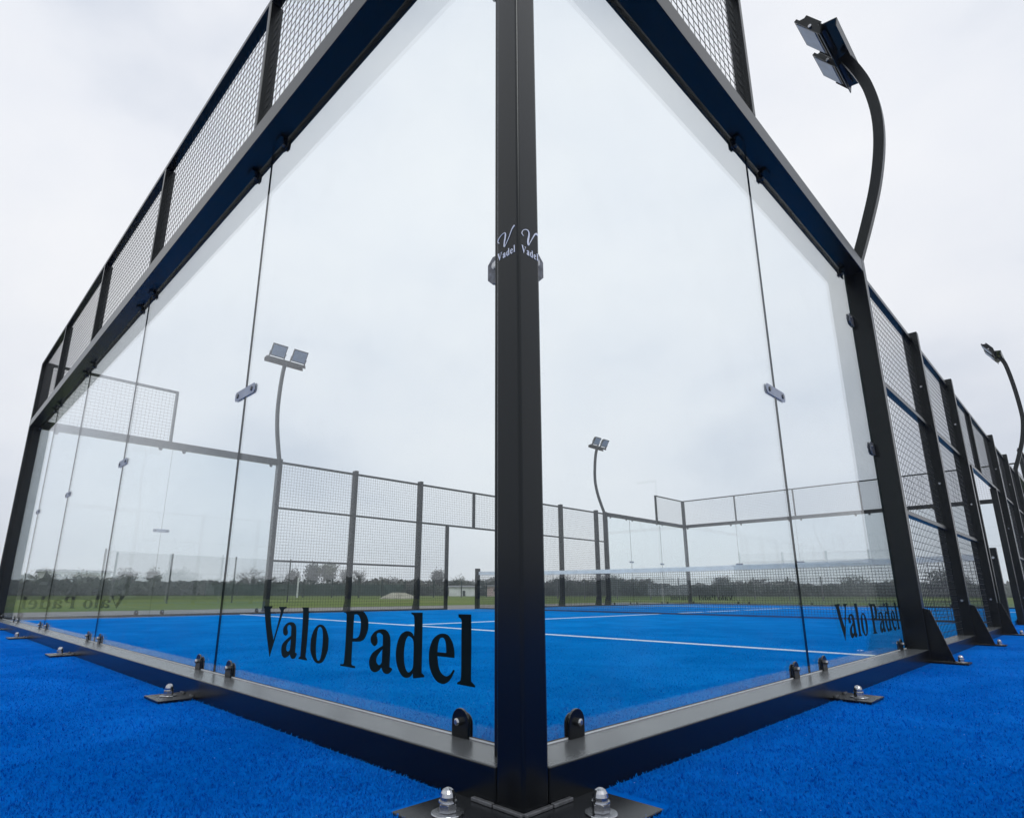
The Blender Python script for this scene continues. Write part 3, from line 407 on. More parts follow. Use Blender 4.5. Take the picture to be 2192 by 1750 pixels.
def post_bracket(root, T, a, z, d=1, w=0.094):
    """small plate carrying the glass beside a post; d = direction along a from the post"""
    c_ = 0.02
    a1 = a+d*w
    pts = [(a, z-0.045), (a1-d*c_, z-0.045), (a1, z-0.045+c_), (a1, z+0.045-c_), (a1-d*c_, z+0.045), (a, z+0.045)]
    for (p0, p1, h0, h1, r) in ((G0-0.006, G0-0.001, G0-0.0062, G0-0.014, 0.013), (G1+0.001, G1+0.006, G1+0.0062, G1+0.014, 0.012)):
        o = MB(T).prism(pts, p0, p1).build('post_bracket', M['weld'], root)
        m2 = MB(T); bolt(m2, a1-d*0.034, h0, h1, z+0.012, r, 12); m2.build('bolt', M['steel'], o)

def pane(root, T, a0, a1, z0=HB+0.002, z1=ZB+0.05, gap=0.002):
    mb = MB(T).box(a0+gap, a1-gap, G0, G1, z0, z1, 0, 1)
    return mb.build('glass_pane', [M['glass'], M['edge']], root)

def glass_wall(name_label, T, A0, A1, joints, zbase=HB, feet=(), plates=True, clamps=True, endbr=True, group='glass walls of the court', rail=True, bevel=0.004, topinner=True):
    x, y, _ = T(A0, 0, 0)
    root = thing('glass_wall', name_label, 'glass wall', (x, y, 0), group)
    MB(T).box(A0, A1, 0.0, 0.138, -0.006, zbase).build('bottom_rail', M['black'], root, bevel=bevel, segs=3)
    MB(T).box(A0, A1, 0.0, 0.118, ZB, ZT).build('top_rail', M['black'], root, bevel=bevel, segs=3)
    MB(T).box(A0, A1, 0.1385, 0.146, ZB-0.012, ZT-0.004).build('glazing_strip', M['black'], root)
    edges = [A0+0.002]+list(joints)+[A1-0.002]
    panes = [pane(root, T, edges[i], edges[i+1], zbase+0.0045) for i in range(len(edges)-1)]
    MB(T).box(A0+0.002, A1-0.002, G0-0.001, G1-0.003, zbase+0.0004, zbase+0.0042).build('pale_strip', M['strip'], root)  # thin pale strip under the bottom edge of the panes
    if clamps:
        cl = [A0+0.25 if A0 < 0.5 else A0+0.17]
        for j in joints: cl += [j-0.19, j+0.185]
        cl += [A1-0.15]
        for a in cl:
            clamp(root, T, a, True, zb=zbase); clamp(root, T, a, False)
    if plates:
        for j in joints: joint_plate(root, T, j-0.125, j+0.125, 1.44)
    for f in feet: foot(root, T, *f)
    return root, panes

def mesh_grid(mb, a0, a1, z0, z1, b, pitch=0.0572, r=0.0019):
    n = max(1, round((a1-a0)/pitch)); p = (a1-a0)/n
    for i in range(1, n): mb.bar((a0+i*p, b, z0), (a0+i*p, b, z1), r, 4, False)
    k = max(1, round((z1-z0)/pitch)); q = (z1-z0)/k
    for i in range(1, k): mb.bar((a0, b+0.003, z0+i*q), (a1, b+0.003, z0+i*q), r, 4, False)

def mesh_screen(label, T, A0, A1, ups, b=0.0, group='wire mesh screens above the glass'):
    """steel framed mesh above the glass wall"""
    x, y, _ = T(A0, 0, 0)
    root = thing('mesh_screen', label, 'mesh screen', (x, y, ZT), group)
    MB(T).box(A0, A1, b, b+0.06, ZM-0.035, ZM).build('top_bar', M['black'], root, bevel=0.003)
    xs = list(ups)
    for u in xs:
        MB(T).box(u-0.018, u+0.018, b, b+0.075, ZT+0.001, ZM-0.0355).build('upright', M['black'], root, bevel=0.003)
    lim = [A0]+[u for u in xs if A0+0.05 < u < A1-0.05]+[A1]
    for i in range(len(lim)-1):
        l = lim[i]+(0.018 if i else 0.0); r_ = lim[i+1]-(0.018 if i < len(lim)-2 or xs and abs(xs[-1]-A1) < 0.05 else 0.0)
        mb = MB(T); mesh_grid(mb, l, r_, ZT+0.001, ZM-0.036, b+0.045); mb.build('wire_mesh', M['wire'], root)
    return root

# ------------------------------------------------------------------ setting
def sheet(name, x0, x1, y0, y1, z, m, kind='structure', sub=1):
    mb = MB()
    for i in range(sub):
        for j in range(sub):
            xa = x0+(x1-x0)*i/sub; xb = x0+(x1-x0)*(i+1)/sub; ya = y0+(y1-y0)*j/sub; yb = y0+(y1-y0)*(j+1)/sub
            mb.add([(xa,ya,z),(xb,ya,z),(xb,yb,z),(xa,yb,z)], [(0,1,2,3)])
    o = mb.build(name, m); o['kind'] = kind
    return o
sheet('grass_field', -127, 127, -127, 127, -0.016, M['grass'])
sheet('path', -16.5, 14, -14, 25.5, -0.008, M['path'])
sheet('outer_turf', -11.4, 9.5, -9, 21.6, 0.0, M['turf'])
o = MB().box(-WX+0.139, -0.139, 0.139, YF-0.139, 0.004, ZI).build('court_turf', M['turfin']); o['kind'] = 'structure'
SL1, SL2, CXL = 3.47, 15.9, -5.12
for (x0, x1, y0, y1) in ((-WX+0.16, -0.15, SL1-0.034, SL1+0.034), (-WX+0.16, -0.15, SL2-0.034, SL2+0.034), (CXL-0.034, CXL+0.034, SL1+0.034, SL2-0.034)):
    o = MB().box(x0, x1, y0, y1, ZI+0.0005, ZI+0.004).build('court_line', M['line']); o['kind'] = 'structure'

def turf_fibres():
    rng = np.random.default_rng(3)
    N = 620000
    az = rng.uniform(R(-5), R(95), N); r = 1.0*np.exp(rng.uniform(0, 1, N)**1.15*math.log(7.5))
    x = 0.9004-np.sin(az)*r; y = -0.9693+np.cos(az)*r
    inn = (x < -0.145) & (y > 0.145)
    keep = (~((x < 0.004) & (y > -0.004))) | inn
    keep &= ~(inn & (np.abs(y-SL1) < 0.05))
    for (x0, x1, y0, y1) in [(-0.238, 0.168, -0.168, 0.285), (-2.085, -1.875, -0.147, 0), (-4.555, -4.325, -0.147, 0), (-6.785, -6.545, -0.147, 0), (0, 0.147, 1.925, 2.135), (0, 0.205, 3.9, 4.06), (0, 0.205, 5.85, 5.99)]:
        keep &= ~((x > x0) & (x < x1) & (y > y0) & (y < y1))
    x = x[keep]; y = y[keep]; r = r[keep]; inn = inn[keep]; n = len(x)
    z = np.where(inn, ZI-0.001, -0.001)
    fade = np.clip((7.5-r)/4.5, 0.15, 1)
    ln = rng.uniform(0.005, 0.0125, n)*(0.5+0.5*fade)*np.where(inn, 0.7, 1.0); wd = rng.uniform(0.0006, 0.0012, n)*(1+0.3*(r-1))
    yaw = rng.uniform(0, 2*math.pi, n); lean = rng.uniform(0.5, 1.35, n)
    dx, dy = np.cos(yaw), np.sin(yaw); fx, fy = -dy, dx
    hx = fx*np.sin(lean); hy = fy*np.sin(lean); hz = np.cos(lean)
    v = np.empty((n, 4, 3))
    v[:, 0] = np.c_[x-dx*wd, y-dy*wd, z]; v[:, 1] = np.c_[x+dx*wd, y+dy*wd, z]
    v[:, 2] = np.c_[x+dx*wd*0.5+hx*ln, y+dy*wd*0.5+hy*ln, z+hz*ln]; v[:, 3] = np.c_[x-dx*wd*0.5+hx*ln, y-dy*wd*0.5+hy*ln, z+hz*ln]
    me = bpy.data.meshes.new('turf_fibres')
    me.vertices.add(4*n); me.vertices.foreach_set('co', v.ravel())
    me.loops.add(4*n); me.loops.foreach_set('vertex_index', np.arange(4*n, dtype=np.int32))
    me.polygons.add(n); me.polygons.foreach_set('loop_start', np.arange(n, dtype=np.int32)*4)
    me.materials.append(M['blade']); me.materials.append(M['bladein']); me.polygons.foreach_set('material_index', inn.astype(np.int32)); me.update(calc_edges=True)
    o = bpy.data.objects.new('turf_fibres', me); C.objects.link(o)
    tag(o, 'short blue synthetic turf pile around the near corner of the court', 'turf pile', kind='stuff')
turf_fibres()
# ------------------------------------------------------------------ corner posts
def corner_post(label, T, x, y, lettered=False, s=0.08):
    root = thing('corner_post', label, 'corner post', (x, y, 0), 'square corner posts of the court')
    MB(T).box(0, s, 0, s, -0.006, ZM).build('shaft', M['black'], root, bevel=0.0075, segs=4)
    MB(T).box(0.055, 0.142, 0.055, 0.142, 0.0, ZM-0.01).build('inner_angle', M['black'], root, bevel=0.003)
    return root
# local frames: a along the end wall, b along the side wall
cp = corner_post('nearest square black corner post with two pale scripts on its faces', lambda a, b, z: (-a, b, z), 0, 0)
corner_post('left corner post of the near end wall at the picture edge', lambda a, b, z: (-WX+a, b, z), -WX, 0)
corner_post('far corner post between the two distant glass walls', lambda a, b, z: (-WX+a, YF-b, z), -WX, YF)
corner_post('far right corner post behind the row of fence posts', lambda a, b, z: (-a, YF-b, z), 0, YF)
# base plate of the nearest post
bp_ = MB().box(-0.212, 0.172, -0.172, 0.244, -0.004, 0.006).build('base_plate', M['plate'], cp, bevel=0.002)
anchor(bp_, -0.122, -0.096, 0.006); anchor(bp_, 0.097, 0.126, 0.006)
ws = MB()
ws.box(-0.145, -0.082, -0.012, -0.0006, 0.0064, 0.014).box(-0.078, 0.002, -0.011, -0.0006, 0.0064, 0.013)
ws.box(0.0006, 0.012, 0.082, 0.145, 0.0064, 0.014).box(0.0006, 0.011, -0.002, 0.078, 0.0064, 0.013)
split(ws, 'weld_seam', M['weld'], bp_, bevel=0.0015)
# pale scripts on both faces
def ribbon(rows, place, th, name, m, parent):
    mb = MB(); vs = []; fs = []
    n = len(rows)
    for r_ in rows:
        vs += [place(r_[0]/1000, r_[1]/1000, 0), place(r_[2]/1000, r_[3]/1000, 0), place(r_[0]/1000, r_[1]/1000, th), place(r_[2]/1000, r_[3]/1000, th)]
    for i in range(n-1):
        k = 4*i; fs += [(k, k+1, k+5, k+4), (k+2, k+3, k+7, k+6), (k, k+2, k+6, k+4), (k+1, k+3, k+7, k+5)]
    mb.add(vs, fs); return mb.build(name, m, parent)
ribbon(GLYPH['mL'], lambda u, v, t: (u, -0.0008-t, v), 0.0005, 'script_emblem', M['whiteletter'], cp)
ribbon(GLYPH['mR'], lambda u, v, t: (0.0008+t, u, v), 0.0005, 'script_emblem', M['whiteletter'], cp)
small = word('VAdeL', 0.082, 0.112, gap=0.035)
wl = max(p[0] for g in small for c_ in g for p in c_)
small = [[[(p[0]*0.0635/wl, p[1]) for p in c_] for c_ in g] for g in small]
flat_mesh(small, lambda u, v, t: (-0.0742+u, -0.0008-t, 1.2825+v), 0.0005, 'lettering', M['whiteletter'], cp)
flat_mesh(small, lambda u, v, t: (0.0008+t, 0.0108+u, 1.2825+v), 0.0005, 'lettering', M['whiteletter'], cp)

# ------------------------------------------------------------------ glass walls
big = word('ValoPAdeL', 1.0, 1.0)
Wn, pn = glass_wall('near end glass wall running left from the nearest corner post, dark lettering on its first pane', T_end, 0.0805, WX-0.0805,
    (2.055, 4.453, 6.659, 8.598), feet=[(1.88, 2.08, -0.142, 0.002, 2.0, -0.07), (4.33, 4.55, -0.142, 0.002, 4.45, -0.07), (6.55, 6.78, -0.142, 0.002, 6.68, -0.07), (8.4, 8.62, -0.142, 0.002, 8.52, -0.07)])
flat_mesh(big, lambda u, v, t: (-1.6+u, G0-0.0012-t, 0.2+v), 0.0006, 'lettering', M['letter'], pn[0])
post_bracket(Wn, T_end, 0.143, 1.365); post_bracket(Wn, T_end, 0.143, 2.45)
Ws, ps = glass_wall('near side glass wall running right from the nearest corner post to the first floodlight mast', T_side, 0.0805, 3.939,
    (2.074,), feet=[(1.93, 2.13, -0.142, 0.002, 2.02, -0.075)])
flat_mesh(word('ValoPAdeL', 1.0, 0.97), lambda u, v, t: (-G0+0.0012+t, 2.53+u, 0.205+v), 0.0006, 'lettering', M['letter'], ps[1])
post_bracket(Ws, T_side, 0.143, 1.375); post_bracket(Ws, T_side, 3.936, 1.46, -1, 0.10); post_bracket(Ws, T_side, 3.936, 2.48, -1, 0.10)
Wo, po = glass_wall('opposite side glass wall at the left, mirrored dark lettering low on it', T_opp, 0.0805, 3.90, (1.99,), zbase=0.095)
flat_mesh(big, lambda u, v, t: (-WX+G0-0.0012-t, 1.63-u, 0.2+v), 0.0006, 'lettering', M['letter'], po[0])
Wp, pp_ = glass_wall('distant side glass wall beyond the net between far floodlight mast and far corner', T_opp, 14.97, YF-0.0805, (16.25, 18.22), zbase=0.095)
flat_mesh(big, lambda u, v, t: (-WX+G0-0.0012-t, YF-0.25-u, 0.2+v), 0.0006, 'lettering', M['letter'], pp_[2])
Wf, pf = glass_wall('far end glass wall facing the camera beyond the net', T_far, 0.0805, WX-0.0805, (2.07, 4.09, 6.09, 8.12), zbase=0.095)
flat_mesh(big, lambda u, v, t: (-8.45-u, YF-G0+0.0012+t, 0.2+v), 0.0006, 'lettering', M['letter'], pf[4])
Wr, pr_ = glass_wall('far right side glass wall hidden among the dark fence posts', T_side, 15.5, YF-0.0805, (16.5, 18.35), zbase=0.095)

# ------------------------------------------------------------------ mesh screens on top of the glass
mesh_screen('tall wire mesh screen above the near end wall at upper left', T_end, 0.0805, WX-0.0805, (2.02, 4.03, 6.13, 8.24))
mesh_screen('wire mesh screen above the near side wall at top right of the corner post', T_side, 0.0805, 1.93, (1.91,))
mesh_screen('wire mesh screen above the left part of the opposite side wall', T_opp, 0.0805, 1.97, (1.95,), b=0.03)
mesh_screen('small wire mesh screen just left of the far corner post', T_opp, 18.13, YF-0.0805, (18.15,), b=0.03)
mesh_screen('long wire mesh screen above the far end wall', T_far, 0.0805, WX-0.0805, (2.05, 4.08, 6.08, 8.11), b=0.03)
mesh_screen('dark steep wire mesh screen above the far right side wall', T_side, 18.0, YF-0.0805, (18.02,))

# ------------------------------------------------------------------ mesh fences with posts
MT = 2.945
def fence_post(root, T, a, foot_out=True):
    p = MB(T).box(a, a+0.08, -0.001, 0.125, -0.006, 3.0).build('post', M['black'], root, bevel=0.004)
    g = MB(T); g.prism([(0.0, 0.345), (-0.036, 0.335), (-0.125, 0.0132), (0.0, 0.0132)], a+0.034, a+0.044, axis='a'); g.build('gusset', M['black'], p)
    f = MB(T).box(a-0.02, a+0.10, -0.20, 0.0, 0.002, 0.012).build('foot_plate', M['plate'], root, bevel=0.0015)
    x, y, _ = T(a+0.04, -0.155, 0); anchor(f, x, y, 0.012, 0.9)
    h = MB(T)
    for zz in (0.38, 1.45, 2.42): h.bar((a+0.001, 0.045, zz), (a-0.008, 0.045, zz), 0.011, 8)
    split(h, 'bolt', M['steel'], p)
    return p
def bay(root, T, a0, a1, z0, z1, rails, b=0.045):
    """framed mesh bay"""
    f = MB(T)
    zs = [z0]+list(rails)+[z1]
    f.box(a0, a1, b, b+0.05, z1-0.04, z1)
    for r_ in rails: f.box(a0, a1, b, b+0.05, r_-0.018, r_+0.018)
    split(f, 'rail', M['black'], root, bevel=0.003)
    m = MB(T)
    lo = [z0]+[r_+0.019 for r_ in rails]; hi = [r_-0.019 for r_ in rails]+[z1-0.041]
    for l, h in zip(lo, hi): mesh_grid(m, a0, a1, l, h, b+0.03, 0.0585, 0.0021)
    m.build('wire_mesh', M['wire'], root)
def side_fence(label, T, mast0, posts, door, posts2, mast1, div, zb, zr=(1.025, 2.03)):
    x, y, _ = T(mast0, 0, 0)
    root = thing('mesh_fence', label, 'mesh fence', (x, y, 0), 'mesh fences along the sides of the court')
    d0, d1 = door
    allp = list(posts)+list(posts2)
    for a in allp: fence_post(root, T, a)
    MB(T).box(mast0+0.081, d0-0.041, 0.0, 0.125, -0.006, zb).build('bottom_rail', M['black'], root, bevel=0.004)
    MB(T).box(d1+0.041, mast1, 0.0, 0.125, -0.006, zb).build('bottom_rail', M['black'], root, bevel=0.004)
    e = [mast0+0.081]+[v for a in posts for v in (a-0.001, a+0.081)]
    for i in range(0, len(e)-1, 2): bay(root, T, e[i], e[i+1], zb+0.001, MT, zr)
    s0 = posts[-1]+0.081; s1 = posts2[0]-0.001
    # over the door: lintel and upper mesh
    MB(T).box(s0, s1, 0.045, 0.095, zr[1]-0.02, zr[1]+0.02).build('lintel', M['black'], root, bevel=0.003)
    MB(T).box(s0, s1, 0.045, 0.095, MT-0.04, MT).build('rail', M['black'], root, bevel=0.003)
    MB(T).box(div-0.03, div+0.03, 0.04, 0.10, zr[1]+0.021, MT-0.041).build('upright', M['black'], root, bevel=0.003)
    m = MB(T); mesh_grid(m, s0, div-0.031, zr[1]+0.021, MT-0.041, 0.075); mesh_grid(m, div+0.031, s1, zr[1]+0.021, MT-0.041, 0.075)
    mesh_grid(m, s0, d0-0.031, zb+0.001, zr[1]-0.021, 0.075); mesh_grid(m, d1+0.031, s1, zb+0.001, zr[1]-0.021, 0.075)
    m.build('wire_mesh', M['wire'], root)
    for d in (d0, d1): MB(T).box(d-0.03, d+0.03, 0.03, 0.11, -0.006, zr[1]-0.021).build('door_post', M['black'], root, bevel=0.003)
    e = [v for a in posts2 for v in (a-0.001, a+0.081)][1:]+[mast1-0.001]
    for i in range(0, len(e)-1, 2): bay(root, T, e[i], e[i+1], zb+0.001, MT, zr)
    return root
side_fence('black mesh fence with tall posts receding along the right edge', T_side, 3.94, (5.88, 7.78), (8.38, 10.75), (11.5, 13.5), 15.4, 9.4, HB)
side_fence('black mesh fence on the opposite side of the court, behind the end glass', T_opp, 3.90, (5.62, 7.39), (8.28, 10.25), (10.85, 12.62, 14.40), 14.87, 9.15, 0.095)

# ------------------------------------------------------------------ floodlight masts
def mast(label, T, a, zoff=0.0):
    x, y, _ = T(a+0.04, 0.06, 0)
    root = thing('floodlight_mast', label, 'floodlight', (x, y, 0), 'curved floodlight masts of the court')
    c_ = MB(T).box(a, a+0.08, -0.001, 0.128, -0.006, 2.99).build('column', M['black'], root, bevel=0.004, segs=3)
    g = MB(T); g.prism([(0.0, 0.345), (-0.036, 0.335), (-0.125, 0.0132), (0.0, 0.0132)], a+0.034, a+0.044, axis='a'); g.build('gusset', M['black'], c_)
    f = MB(T).box(a-0.03, a+0.11, -0.20, 0.0, 0.002, 0.012).build('foot_plate', M['plate'], root, bevel=0.0015)
    xx, yy, _ = T(a+0.04, -0.155, 0); anchor(f, xx, yy, 0.012, 0.9)
    # curved arm: centre line in (b,z), rectangular tube
    key = [(0.035, 2.99), (-0.075, 3.28), (-0.175, 3.58), (-0.245, 3.90), (-0.268, 4.18), (-0.245, 4.46+zoff*.5), (-0.190, 4.68+zoff), (-0.120, 4.875+zoff)]
    cl = []
    for i in range(len(key)-1):
        p0 = key[max(i-1, 0)]; p1 = key[i]; p2 = key[i+1]; p3 = key[min(i+2, len(key)-1)]
        for k in range(5):
            t = k/5.0; q = []
            for j in (0, 1):
                m1 = (p2[j]-p0[j])/2; m2 = (p3[j]-p1[j])/2
                q.append((2*t**3-3*t*t+1)*p1[j]+(t**3-2*t*t+t)*m1+(-2*t**3+3*t*t)*p2[j]+(t**3-t*t)*m2)
            cl.append(tuple(q))
    cl.append(key[-1])
    mb = MB(T); vs = []; n = len(cl)
    for i, p in enumerate(cl):
        q0 = cl[max(i-1, 0)]; q1 = cl[min(i+1, n-1)]
        tx, tz = q1[0]-q0[0], q1[1]-q0[1]; l = math.hypot(tx, tz); nx, nz_ = -tz/l, tx/l
        hw = 0.037
        for sgn, aa in ((-1, a+0.012), (1, a+0.012), (1, a+0.068), (-1, a+0.068)):
            vs.append((aa, p[0]+sgn*nx*hw, p[1]+sgn*nz_*hw))
    fs = []
    for i in range(n-1):
        k = 4*i; fs += [(k+j, k+(j+1) % 4, k+4+(j+1) % 4, k+4+j) for j in range(4)]
    fs += [(3, 2, 1, 0), (4*n-4, 4*n-3, 4*n-2, 4*n-1)]
    mb.add(vs, fs); mb.build('arm', M['black'], root, bevel=0.0)
    # cross bar: open channel, tilted; local profile axes
    def tilt(ang, b0, z0):
        ca, sa = math.cos(ang), math.sin(ang)
        return lambda a_, u, v_: T(a_, b0+u*ca-v_*sa, z0+u*sa+v_*ca)   # u along the head, v its normal
    K = tilt(R(10), -0.118, 4.865+zoff)
    ac = a+0.04
    cb = MB(K); cb.prism([(-0.062, 0.045), (0.062, 0.045), (0.062, -0.03), (0.055, -0.03), (0.055, 0.038), (-0.055, 0.038), (-0.055, -0.03), (-0.062, -0.03)], ac-0.42, ac+0.42, axis='a')
    cb.build('cross_bar', M['black'], root)
    for k in (-1, 1):
        hc = ac+k*0.225
        H = tilt(R(57), -0.060, 4.885+zoff)
        w2 = 0.155
        body = MB(H); n_ = 0
        body.box(hc-w2, hc+w2, 0.05, 0.315, -0.012, 0.012)
        body.prism([(0.07, 0.0125), (0.295, 0.0125), (0.26, 0.055), (0.11, 0.055)], hc-w2+0.015, hc+w2-0.015, axis='a')
        for i in range(9):
            aa = hc-w2+0.03+i*(2*w2-0.06)/8; body.box(aa-0.003, aa+0.003, 0.10, 0.28, 0.0555, 0.075)
        hd = body.build('floodlight_head', M['black'], root, bevel=0.0)
        le = MB(H).box(hc-w2+0.018, hc+w2-0.018, 0.072, 0.293, -0.0165, -0.0125).build('lens', M['lens'], hd)
        br = MB(H); br.prism([(hc-w2-0.006, 0.15), (hc-w2-0.0005, 0.15), (hc-w2-0.0005, -0.002), (hc+w2+0.0005, -0.002), (hc+w2+0.0005, 0.15), (hc+w2+0.006, 0.15), (hc+w2+0.006, -0.012), (hc-w2-0.006, -0.012)], -0.02, 0.03, axis='z')
        br.build('bracket', M['black'], hd)
        bo = MB(H); bo.bar((hc-w2-0.007, 0.13, 0.0), (hc-w2-0.02, 0.13, 0.0), 0.014, 10); bo.bar((hc+w2+0.007, 0.13, 0.0), (hc+w2+0.02, 0.13, 0.0), 0.014, 10); split(bo, 'bolt', M['steel'], hd)
    return root
mast('nearest curved floodlight mast, at upper right beside the near side glass', T_side, 3.94)
mast('curved floodlight mast at the left, seen through the near end glass', T_opp, 3.90, 0.2)
mast('small distant curved floodlight mast just right of the corner post', T_opp, 14.89, 0.3)
mast('curved floodlight mast cut by the right edge of the picture', T_side, 15.41, 0.62)

# ------------------------------------------------------------------ net
NY = 9.27
nr = thing('padel_net', 'black net with a white top band stretched across the blue court', 'net', (-WX/2, NY, ZI))
for x0 in (-WX+0.06, -0.135):
    p = MB().box(x0, x0+0.09, NY-0.05, NY+0.05, 0.0, 1.03).build('net_post', M['black'], nr, bevel=0.004)
    MB().bar((x0+0.045, NY-0.051, 0.90), (x0+0.045, NY-0.075, 0.90), 0.016, 10).build('winder_bolt', M['steel'], p)
NX0, NX1 = -WX+0.152, -0.137
def sag(x):
    t = (x-NX0)/(NX1-NX0); return 0.955-0.05*4*t*(1-t)
nb = MB()
k = 230
for i in range(1, k):
    x = NX0+(NX1-NX0)*i/k; nb.bar((x, NY, ZI+0.02), (x, NY, sag(x)-0.06), 0.0028, 4, False)
for j in range(0, 20):
    z = ZI+0.02+j*0.0435; seg = 12
    for i in range(seg):
        xa = NX0+(NX1-NX0)*i/seg; xb = NX0+(NX1-NX0)*(i+1)/seg
        za = ZI+0.02+(sag(xa)-0.045-ZI-0.02)*j/19; zb_ = ZI+0.02+(sag(xb)-0.045-ZI-0.02)*j/19
        nb.bar((xa, NY+0.002, za), (xb, NY+0.002, zb_), 0.0028, 4, False)
nb.build('netting', M['netting'], nr)
tb = MB(); vs = []; seg = 24
for i in range(seg+1):
    x = NX0+(NX1-NX0)*i/seg; h = sag(x)
    vs += [(x, NY-0.006, h-0.078), (x, NY-0.007, h), (x, NY+0.007, h), (x, NY+0.006, h-0.078)]
fs = []
for i in range(seg): k4 = 4*i; fs += [(k4+j, k4+(j+1) % 4, k4+4+(j+1) % 4, k4+4+j) for j in range(4)]
tb.add(vs, fs+[(3, 2, 1, 0), (4*seg, 4*seg+1, 4*seg+2, 4*seg+3)]); tb.build('top_band', M['tape'], nr)
MB().box(NX0, NX1, NY-0.004, NY+0.004, ZI+0.004, ZI+0.03).build('bottom_band', M['netting'], nr)

# ------------------------------------------------------------------ surroundings
def azp(az, r): return (0.9-math.sin(R(az))*r, -0.97+math.cos(R(az))*r)
def leaf_cloud(mb, rng, cx, cy, cz, rx, ry, rz, n, size, flat=0.0):
    """many small leaf clumps through a volume of lumps"""
    P = rng.normal(size=(n, 3)); P /= np.linalg.norm(P, axis=1)[:, None]
    rad = rng.uniform(0.15, 1.0, n)**0.55
    lump = 1+0.22*np.sin(P[:, 0]*4.1+cx)*np.cos(P[:, 2]*3.7+cy)+0.12*np.sin(P[:, 1]*9+cx)
    P = P*rad[:, None]*lump[:, None]
    for p in P:
        c_ = np.array([cx+p[0]*rx, cy+p[1]*ry, cz+p[2]*rz]); s = size*rng.uniform(0.5, 1.4)
        a = rng.normal(size=3); a /= np.linalg.norm(a); b = np.cross(a, rng.normal(size=3)); b /= np.linalg.norm(b)+1e-9
        q = [c_+a*s, c_+b*s*0.7, c_-a*s*0.8, c_-b*s*0.7]
        mb.add([tuple(v) for v in q], [(0, 1, 2, 3)])
def tree(label, az, r, h, w_, kind, seed, name='broadleaf_tree', low=0.35):
    rng = np.random.default_rng(seed); x, y = azp(az, r)
    root = thing(name, label, 'tree', (x, y, 0), 'trees on the skyline')
    tr = MB(); tr.bar((x, y, -0.1), (x+rng.uniform(-.1, .1), y, h*0.5), h*0.035, 7, True, h*0.02)
    tw = MB()
    nb_ = 9 if kind != 'bare' else 26
    for i in range(nb_):
        t = rng.uniform(0.3, 0.62) if kind != 'bare' else rng.uniform(0.22, 0.75); an = rng.uniform(0, 6.28)
        p = Vector((x, y, h*t)); q = p+Vector((math.cos(an)*w_*0.45*rng.uniform(.5, 1), math.sin(an)*w_*0.45*rng.uniform(.5, 1), h*rng.uniform(0.18, 0.42)*(1.15-t)))
        tr.bar(tuple(p), tuple(q), h*0.013, 5, False, h*0.004)
        if kind == 'bare':
            for j in range(22):
                s_ = p.lerp(q, rng.uniform(0.25, 1)); d = Vector(rng.normal(size=3)); d.z = abs(d.z)*0.9; d.normalize()
                e_ = s_+d*h*rng.uniform(0.06, 0.17); tw.bar(tuple(s_), tuple(e_), 0.022, 3, False, 0.008)
    tr.build('trunk', M['bark'], root)
    cr_ = MB()
    if kind == 'bare':
        cr_ = tw; leaf_cloud(cr_, rng, x, y, h*0.64, w_*0.5, w_*0.5, h*0.34, 420, h*0.016)
        cr_.build('crown', M['bare'], root)
    else:
        m = {'olive': M['leafA'], 'brown': M['leafB'], 'dark': M['leafC']}[kind]
        k = 5
        for i in range(k):
            an = rng.uniform(0, 6.28); rr = rng.uniform(0.1, 0.28)*w_
            leaf_cloud(cr_, rng, x+math.cos(an)*rr, y+math.sin(an)*rr, h*rng.uniform(low+0.12, 0.74), w_*rng.uniform(.24, .36), w_*rng.uniform(.24, .36), h*rng.uniform(0.16, 0.27), 260, h*0.028)
        leaf_cloud(cr_, rng, x, y, h*(0.5+low*0.3), w_*0.42, w_*0.42, h*(0.5-low*0.35), 420, h*0.03)
        cr_.build('crown', m, root)
D_ = 105.0
def hh(el, r=D_): return 0.44+math.tan(R(el))*r
